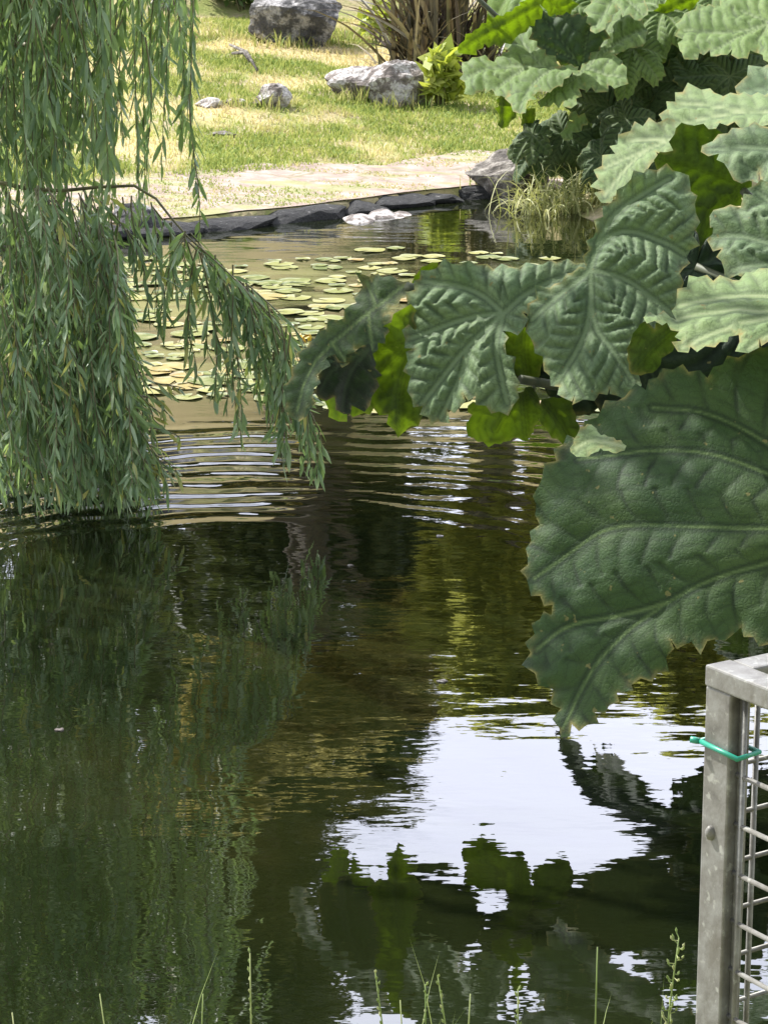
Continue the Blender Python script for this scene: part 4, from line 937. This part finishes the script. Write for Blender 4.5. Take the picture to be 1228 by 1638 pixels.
def pstrand(x0, y0, x1, y1, Y, bow=.0, n=7, Y1=None, **k):
    P0_, P1_ = atY(x0, y0, Y), atY(x1, y1, Y1 or Y)
    if P1_[2] < .02: P1_[2] = .02
    if P0_[2] < P1_[2]: P0_[2] = P1_[2] + .05
    pts = []
    ph = random.uniform(0, 6)
    for i in range(n + 1):
        q = i / n
        # hangs: horizontal travel happens early, falls later
        h = 1 - (1 - q) ** (1.8 + bow)
        p = P0_ + (P1_ - P0_) * np.array([h, h, q]); p = p + np.array([math.sin(q * 5 + ph) * .012, math.cos(q * 4 + ph) * .012, 0])
        pts.append(p)
    strand(pts, **k)
U_ = random.uniform
# top curtain: long strands
for i in range(150):
    x = U_(-120, 300) if i < 105 else U_(-110, 170); Y = U_(8.9, 10.6)
    dens_x = 1 if x < 120 else .75
    y1 = U_(150, 360) if x > 60 else U_(200, 480)
    if x > 235: y1 = U_(40, 290)
    if 235 < x and random.random() < .35: continue
    sh = U_(-55, 45)
    pstrand(x - sh, -330 if i % 2 else U_(-150, 40), x + sh * .5, y1, Y, dens=.024, tint=U_(.2, .7), wid=U_(.007, .0105), ll=.12)
pstrand(296, -250, 305, 200, 9.3, dens=.022, tint=.35); pstrand(303, -60, 314, 300, 9.2, dens=.024, tint=.3); pstrand(308, 150, 316, 400, 9.1, dens=.032, tint=.25)
pstrand(285, -250, 262, 260, 9.5, dens=.03, tint=.4); pstrand(240, -250, 268, 190, 9.6, dens=.022, tint=.4); pstrand(235, 60, 240, 285, 9.2, dens=.028, tint=.35)
# bough across
def bough(pix, r0, r1, name='branch'):
    pts = [atY(*p) for p in pix]; mb_ = MB(); c = pts[0]
    mb_.tube([p - c for p in pts], list(np.linspace(r0, r1, len(pts))), 7)
    o = mb_.build(name, TWIG, wil); o.location = c - WB; return o
bough([(-420, 250, 10.5), (-150, 262, 9.8), (0, 292, 9.4), (50, 303, 9.4), (100, 305, 9.4), (160, 299, 9.35), (215, 297, 9.3), (250, 318, 9.25), (275, 350, 9.2), (300, 378, 9.2), (345, 420, 9.15), (400, 470, 9.1), (450, 520, 9.05)], .010, .0015)
bough([(-420, -100, 10.8), (-60, 60, 9.9), (60, 75, 9.6), (110, 15, 9.5), (150, -90, 9.4)], .02, .006)
bough([(-300, 420, 10.3), (-60, 400, 9.8), (60, 395, 9.5), (160, 430, 9.3), (215, 500, 9.2)], .018, .003)
# mound of drooping shoots
for i in range(520):
    q = random.random()
    y0 = 290 + 430 * q ** .95
    xr = np.interp(y0, [290, 350, 420, 500, 600, 720], [150, 205, 205, 205, 215, 225])
    x0 = xr - abs(random.gauss(0, 1)) * 120 - U_(0, 40)
    if x0 < -140: x0 = U_(-140, 120)
    l = U_(110, 230); dx = U_(5, 60) * (1 if x0 > 40 else .6)
    y1 = min(y0 + l, 806 - U_(0, 30) - max(0, (120 - x0)) * .0)
    Yf = U_(8.85, 10.1)
    x1 = min(x0 + dx, np.interp(y1, [300, 450, 600, 700, 800], [250, 245, 250, 268, 262]) + U_(-8, 10))
    pstrand(x0, y0, x1, y1, Yf, Y1=min(Yf, 9.9) - U_(0, .3), dens=.0175, tint=U_(.2, .8), ll=U_(.08, .12), wid=.0066)
# right-hand sprays hanging from the arching bough
SPR = [(215, 320, 222, 470), (235, 330, 262, 520), (245, 325, 290, 480), (262, 345, 250, 500), (275, 360, 262, 530), (295, 375, 285, 470), (300, 385, 330, 570), (318, 395, 300, 560), (330, 405, 345, 640), (340, 415, 330, 600), (345, 415, 378, 700),
       (355, 430, 352, 650), (365, 430, 382, 712), (370, 440, 398, 620), (385, 450, 400, 560), (395, 455, 420, 640), (405, 470, 430, 690), (415, 480, 445, 660), (425, 490, 440, 600), (430, 490, 465, 700), (440, 505, 470, 650), (310, 380, 395, 520), (330, 400, 420, 560),
       (380, 440, 470, 620), (400, 450, 482, 600), (450, 520, 468, 730), (455, 530, 452, 762), (460, 540, 478, 752), (470, 580, 500, 745), (470, 600, 512, 765), (480, 620, 498, 770), (440, 560, 440, 720), (290, 370, 300, 440), (200, 310, 210, 420), (180, 330, 190, 470), (225, 340, 235, 430), (350, 430, 372, 560),
       (300, 380, 350, 500), (320, 395, 380, 540), (340, 420, 400, 600), (360, 435, 420, 610), (380, 450, 436, 590), (395, 465, 455, 640), (300, 480, 315, 610), (420, 520, 430, 650), (445, 600, 460, 740), (350, 520, 362, 660), (480, 650, 515, 755)]
for a_ in SPR:
    for rep in range(2 if random.random() < .3 else 1):
        j = U_(-6, 6); pstrand(a_[0] + j, a_[1] + U_(-8, 8), a_[2] + U_(-9, 9), a_[3] + U_(-28, 6), U_(8.95, 9.35), dens=.025, tint=U_(.35, .8), ll=.105)
# pale twiggy tips at the mound's foot
for i in range(14):
    x0 = U_(215, 250); y0 = U_(610, 750); pstrand(x0, y0, x0 + U_(20, 55), y0 + U_(10, 50), 9.1, dens=.03, tint=.9, ll=.08)
# canopy above and beyond the frame
for i in range(210):
    X = U_(-4.6, -.75); Yw = U_(8.6, 12.2); Zt = U_(2.5, 4.8)
    ln_ = U_(.8, 1.8); zb = max(Zt - ln_, .05 if X < -1.7 else 2.0)
    pts = [np.array([X + .25 * q, Yw - .1 * q, Zt - (Zt - zb) * q]) for q in np.linspace(0, 1, 6)]
    strand(pts, dens=.034, tint=U_(.3, .6), ll=.14, wid=.011)
for i in range(105):  # unseen strands added overhead to shade the near rhubarb leaves
    X = U_(-2.3, -.75); Yw = U_(6.6, 9.1); Zt = U_(3.1, 3.85); zb = max(2.55, Zt - U_(.5, 1.1))
    strand([np.array([X + .2 * q, Yw - .1 * q, Zt - (Zt - zb) * q]) for q in np.linspace(0, 1, 5)], dens=.02, tint=U_(.3, .6), ll=.15, wid=.013)
LV = np.array(leafV); nL = len(LV); print('willow leaves', nL)
b_ = np.arange(nL)[:, None] * 8
tri = np.concatenate([b_ + np.array([[0, 1, 2]]), b_ + np.array([[0, 2, 3]]), b_ + np.array([[4, 7, 5]]), b_ + np.array([[5, 7, 6]])]).tolist()
qd = np.concatenate([b_ + np.array([[1, 4, 5, 2]]), b_ + np.array([[2, 5, 6, 3]])]).tolist()
mesh_obj('foliage', LV.reshape(-1, 3) - WB, tri + qd, WILLOW, wil, attrs={'tint': np.repeat(leafT, 8)})
twig.build('shoots', TWIG, wil)
mb = MB(); mb.tube([(0, 0, -.4), (.05, 0, 1), (.25, -.1, 2.4), (.5, -.3, 3.6), (.9, -.6, 4.6)], [.34, .27, .22, .17, .08], 14)
mb.build('trunk', BARK, wil)
mb = MB()
for e in [(1.4, -2.0, 4.4), (2.6, -2.4, 4.7), (1.9, -.6, 4.9), (.4, -1.9, 4.0), (3.2, -1.6, 4.6), (2.4, -3.2, 4.3), (2.9, -4.2, 3.85), (2.2, -4.8, 3.8)]:  # outermost limbs carry the added shading strands
    mb.tube([(.2, -.1, 2.2), (e[0] * .5, e[1] * .5, e[2] * .8), e], [.12, .08, .03], 8)
mb.build('limbs', BARK, wil)

# ------------------------------------------------------------------ fence corner
STEEL, t, b = mat('galvanised_steel')
pz = pos(t)
sc = ramp(t, noise(t, 26, 6, pz, .65), [(.28, (.075, .07, .06)), (.48, (.13, .125, .11)), (.72, (.20, .20, .185))])
sc = mixc(t, ramp(t, noise(t, 75, 3, pz), [(.60, (0, 0, 0)), (.70, (.8, .8, .8))]), sc, (.26, .26, .23))
sc = mixc(t, ramp(t, noise(t, 9, 5, pos(t, (3, 3, .7))), [(.55, (0, 0, 0)), (.75, (.55, .55, .55))]), sc, (.07, .06, .04))
t.links.new(sc, b.inputs['Base Color']); b.inputs['Metallic'].default_value = .25; b.inputs['Roughness'].default_value = .55
bump(t, b, noise(t, 90, 4, pz), .35, .002)
fa1 = R(33); fa2 = R(57)
D1 = np.array([math.cos(fa1), math.sin(fa1), 0]); D2 = np.array([math.cos(fa2), -math.sin(fa2), 0]); Zv = np.array([0, 0, 1.])
PC = atY(1129, 1062, 3.22)       # top left corner of the post's outer face
ztop = PC[2]
corner = np.array([PC[0], PC[1], 0])
gz = float(height(corner[0], corner[1])); gz = .42
base = np.array([corner[0], corner[1], gz])
fen = empty('metal_fence', tuple(base)); tag(fen, 'weathered grey steel mesh fence corner with a square post at the lower right', 'fence')
PW, PT = .052, .030      # post: along D2, along D1
def rel(p): return np.array(p) - base
def beveled(name, boxes, parent, m_=STEEL, bev=.003):
    mb_ = MB()
    for q in boxes: mb_.box(*q)
    o = mb_.build(name, m_, parent, smooth=False)
    md = o.modifiers.new('bevel', 'BEVEL'); md.width = bev; md.segments = 2; md.limit_method = 'ANGLE'
    return o
ctr = corner + D2 * PW / 2 + D1 * PT / 2
hp = ztop - .030 - (gz - .35)
beveled('post', [(rel(ctr + Zv * (gz - .35 + hp / 2)), D2 * PW / 2, D1 * PT / 2, Zv * hp / 2)], fen)
RH = .030; RW = .044
# rail two runs toward camera along D2 with the outer face flush to the post; rail one runs along D1
LR = 1.5
o_ = corner + D2 * LR / 2 + D1 * (RW / 2 - .0025)
beveled('top_rail', [(rel(o_ + Zv * (ztop - RH / 2)), D2 * LR / 2, D1 * RW / 2, Zv * RH / 2)], fen)
o_ = corner + D1 * (RW + .001 + LR / 2) + D2 * RW / 2
beveled('top_rail', [(rel(o_ + Zv * (ztop - RH / 2 - .002)), D1 * LR / 2, D2 * RW / 2, Zv * RH / 2)], fen)
def weld_panel(D, off, name, first):
    mb_ = MB(); zt = ztop - RH - .006; zb = gz + .02
    s0 = .0
    k = 0
    while k < 14:
        p = off + D * (first + k * .10); mb_.tube([rel(p + Zv * zt), rel(p + Zv * zb)], .0042, 8); k += 1
    z = ztop - .145
    while z > zb + .03:
        a_ = off + D * (first - .02); e = off + D * 1.45
        mb_.tube([rel(a_ + Zv * z), rel(e + Zv * z)], .0036, 8); z -= .0705
    return mb_.build(name, STEEL, fen)
weld_panel(D2, corner + D1 * (PT * .5), 'mesh_panel', PW + .012)
weld_panel(D1, corner + D2 * (RW * .5), 'mesh_panel', PT + .045)
# vertical frame bar beside post
mb = MB(); p = corner + D2 * (PW + .004) + D1 * .022; mb.box(rel(p + Zv * ((ztop - RH + gz) / 2)), D2 * .0035, D1 * .006, Zv * ((ztop - RH - gz) / 2 - .004)); mb.build('mesh_edge_bar', STEEL, fen, smooth=False)
TIE, t, b = mat('green_wire'); b.inputs['Base Color'].default_value = (.01, .20, .13, 1); b.inputs['Roughness'].default_value = .4
mb = MB(); zt = ztop - .110; e = .004
loop = [corner - D2 * e - D1 * e, corner + D2 * (PW + .022) - D1 * e + Zv * -.003, corner + D2 * (PW + .022) + D1 * (PT + e), corner - D2 * e + D1 * (PT + e), corner - D2 * e - D1 * e]
mb.tube([rel(q + Zv * zt) for q in loop], .0038, 8)
q = corner - D2 * e - D1 * e + Zv * zt; mb.tube([rel(q), rel(q - D2 * .008 - D1 * .01 + Zv * .002)], .0045, 8)
mb.build('wire_tie', TIE, fen)
# weld blob
rk, fk = ico(3); rk = rk * np.array([.008, .006, .011]) * (1 + .3 * (fbm(rk[:, 0] * 2, rk[:, 1] + rk[:, 2], 2, 3, 1) - .5)[:, None])
mesh_obj('weld_spot', rk + rel(corner + D2 * .022 - D1 * .001 + Zv * (ztop - .235)), fk, STEEL, fen)

# ------------------------------------------------------------------ foreground grasses
FG = foliage('near_grass', [(0, (.13, .19, .05)), (.5, (.24, .29, .10)), (1, (.42, .42, .22))], (.35, .42, .1), .3)
STR = [(400, 1525, 402, 0, 'knobbly green seed stalk standing alone at the lower left', 1), (160, 1590, 215, 1, 'thin green stem leaning right near the bottom left corner', 0), (325, 1590, 300, 1, 'short thin stem tip left of the knobbly stalk', 0),
       (600, 1555, 650, 1, 'reddish seed stem leaning left, tallest of the middle grass tuft', 1), (640, 1600, 660, 0, 'short upright blade in the middle grass tuft', 0), (680, 1575, 684, 0, 'green seed spike right of the leaning reddish stem', 1), (700, 1562, 760, 1, 'bent green stem crossing rightwards in the middle tuft', 1),
       (752, 1590, 735, 1, 'short green shoot below the crossing stem', 0), (828, 1582, 832, 0, 'single short seed spike right of the middle tuft', 1), (955, 1515, 950, 0, 'thin upright brown stem below the rounded leaf reflections', 0), (1085, 1500, 1040, 1, 'arching grass stem with a drooping seed head beside the fence post', 2),
       (1070, 1595, 1095, 1, 'small leaning blade at the foot of the fence post', 0), (20, 1620, 60, 1, 'stem tip in the bottom left corner', 0)]
for i, (tx, ty, bx_, ln_, lab, kind) in enumerate(STR):
    Yb = 3.62 + .1 * random.random(); gb = atY(bx_, 1700, Yb); gb[2] = float(height(gb[0], gb[1])) - .02
    tpn = atY(tx, ty, Yb + .05); mid = (gb + tpn) / 2 + np.array([(tpn[0] - gb[0]) * -.15, 0, .02])
    pts = [gb * (1 - q) ** 2 + 2 * mid * q * (1 - q) + tpn * q * q for q in np.linspace(0, 1, 9)]
    root = empty('grass_plant', tuple(gb)); tag(root, lab, 'grass', None)
    mb = MB(); mb.tube([p - gb for p in pts], list(np.linspace(.0026, .0011, 9)), 6, True, random.random()); mb.build('stem', FG, root)
    if kind:
        mb = MB(); n_ = 16 if kind == 1 else 34
        for k in range(n_):
            q = 1 - .42 * k / n_ if kind == 1 else 1 - .36 * k / n_
            p = gb * (1 - q) ** 2 + 2 * mid * q * (1 - q) + tpn * q * q
            sp_ = .002 if kind == 1 else .010
            d_ = np.array([random.gauss(0, 1), random.gauss(0, 1), random.gauss(.3, .5)]); d_ /= np.linalg.norm(d_)
            c1 = p + d_ * sp_; c2 = c1 + (d_ * .4 + np.array([0, 0, .8])) * .009
            mb.tube([p - gb, c1 - gb, (c1 + c2) / 2 - gb, c2 - gb], [.0006, .0012, .0024, .0003], 5, False, random.random())
        mb.build('seed_head', FG, root)
    mb = MB()
    if i in (3, 5, 6, 7, 10, 4):
        v, f, a = straps(3, .004, .15, .006, 300 + i, 1.0, 1.2); mesh_obj('leaf_blade', v, f, FG, root, attrs={'tint': a})
for i, (tx, ty, bn_, ht, lab) in enumerate([(700, 1690, 46, .17, 'tangled tuft of fine grass at the bottom edge right of centre'), (620, 1700, 24, .15, 'thin grass tuft at the bottom edge left of the tangled tuft'), (1060, 1700, 22, .17, 'thin grass tuft at the foot of the fence post'), (300, 1710, 14, .14, 'sparse grass tuft at the bottom edge left of centre')]):
    P = atY(tx, ty, 3.68); P[2] = float(height(P[0], P[1])) - .01
    z_ = max(.05, CAMZ - 3.68 * math.tan(PITCH + math.atan((1560 - 819) / F)) - P[2])
    root = empty('grass_tuft', tuple(P)); tag(root, lab, 'grass')
    v, f, a = straps(bn_, .06, z_ * 1.02, .0042, 400 + i, .8, 1.3); mesh_obj('leaf_blades', v, f, FG, root, attrs={'tint': a})
n = 5000
gx = rng.uniform(-2.6, 2.0, n); gy = near_edge(gx) - rng.uniform(.02, 1.5, n)
P = np.stack([gx, gy, height(gx, gy) - .01], -1)
hh = np.minimum(.12, np.maximum(.02, (CAMZ + np.sqrt(gx ** 2 + gy ** 2) * math.tan(-R(26.2)) - P[:, 2]) * 1.0))
tag(blades('bank_grass', P, hh, .006, rng.random(n), FG, .6), 'rough grass on the near bank below the picture', 'grass', kind='stuff')
# few floating bits
for i, (x, y, s_) in enumerate([(97, 1168, .014), (708, 1090, .018), (560, 905, .012), (702, 858, .014)]):
    v, f = ico(2); v = v * np.array([s_, s_ * .8, .003]) * (1 + .25 * np.sin(v[:, :1] * 5 + i)); P = atZ(x, y)
    o = mesh_obj('petal', v, f, ROCKW); o.location = (P[0], P[1], .002)
    tag(o, ['white petal floating in the dark left part of the pond', 'pale petal floating near the edge of the sky reflection', 'pale petal floating in the middle of the dark patch', 'pale speck floating right of the dark patch near the ripples'][i], 'petal')
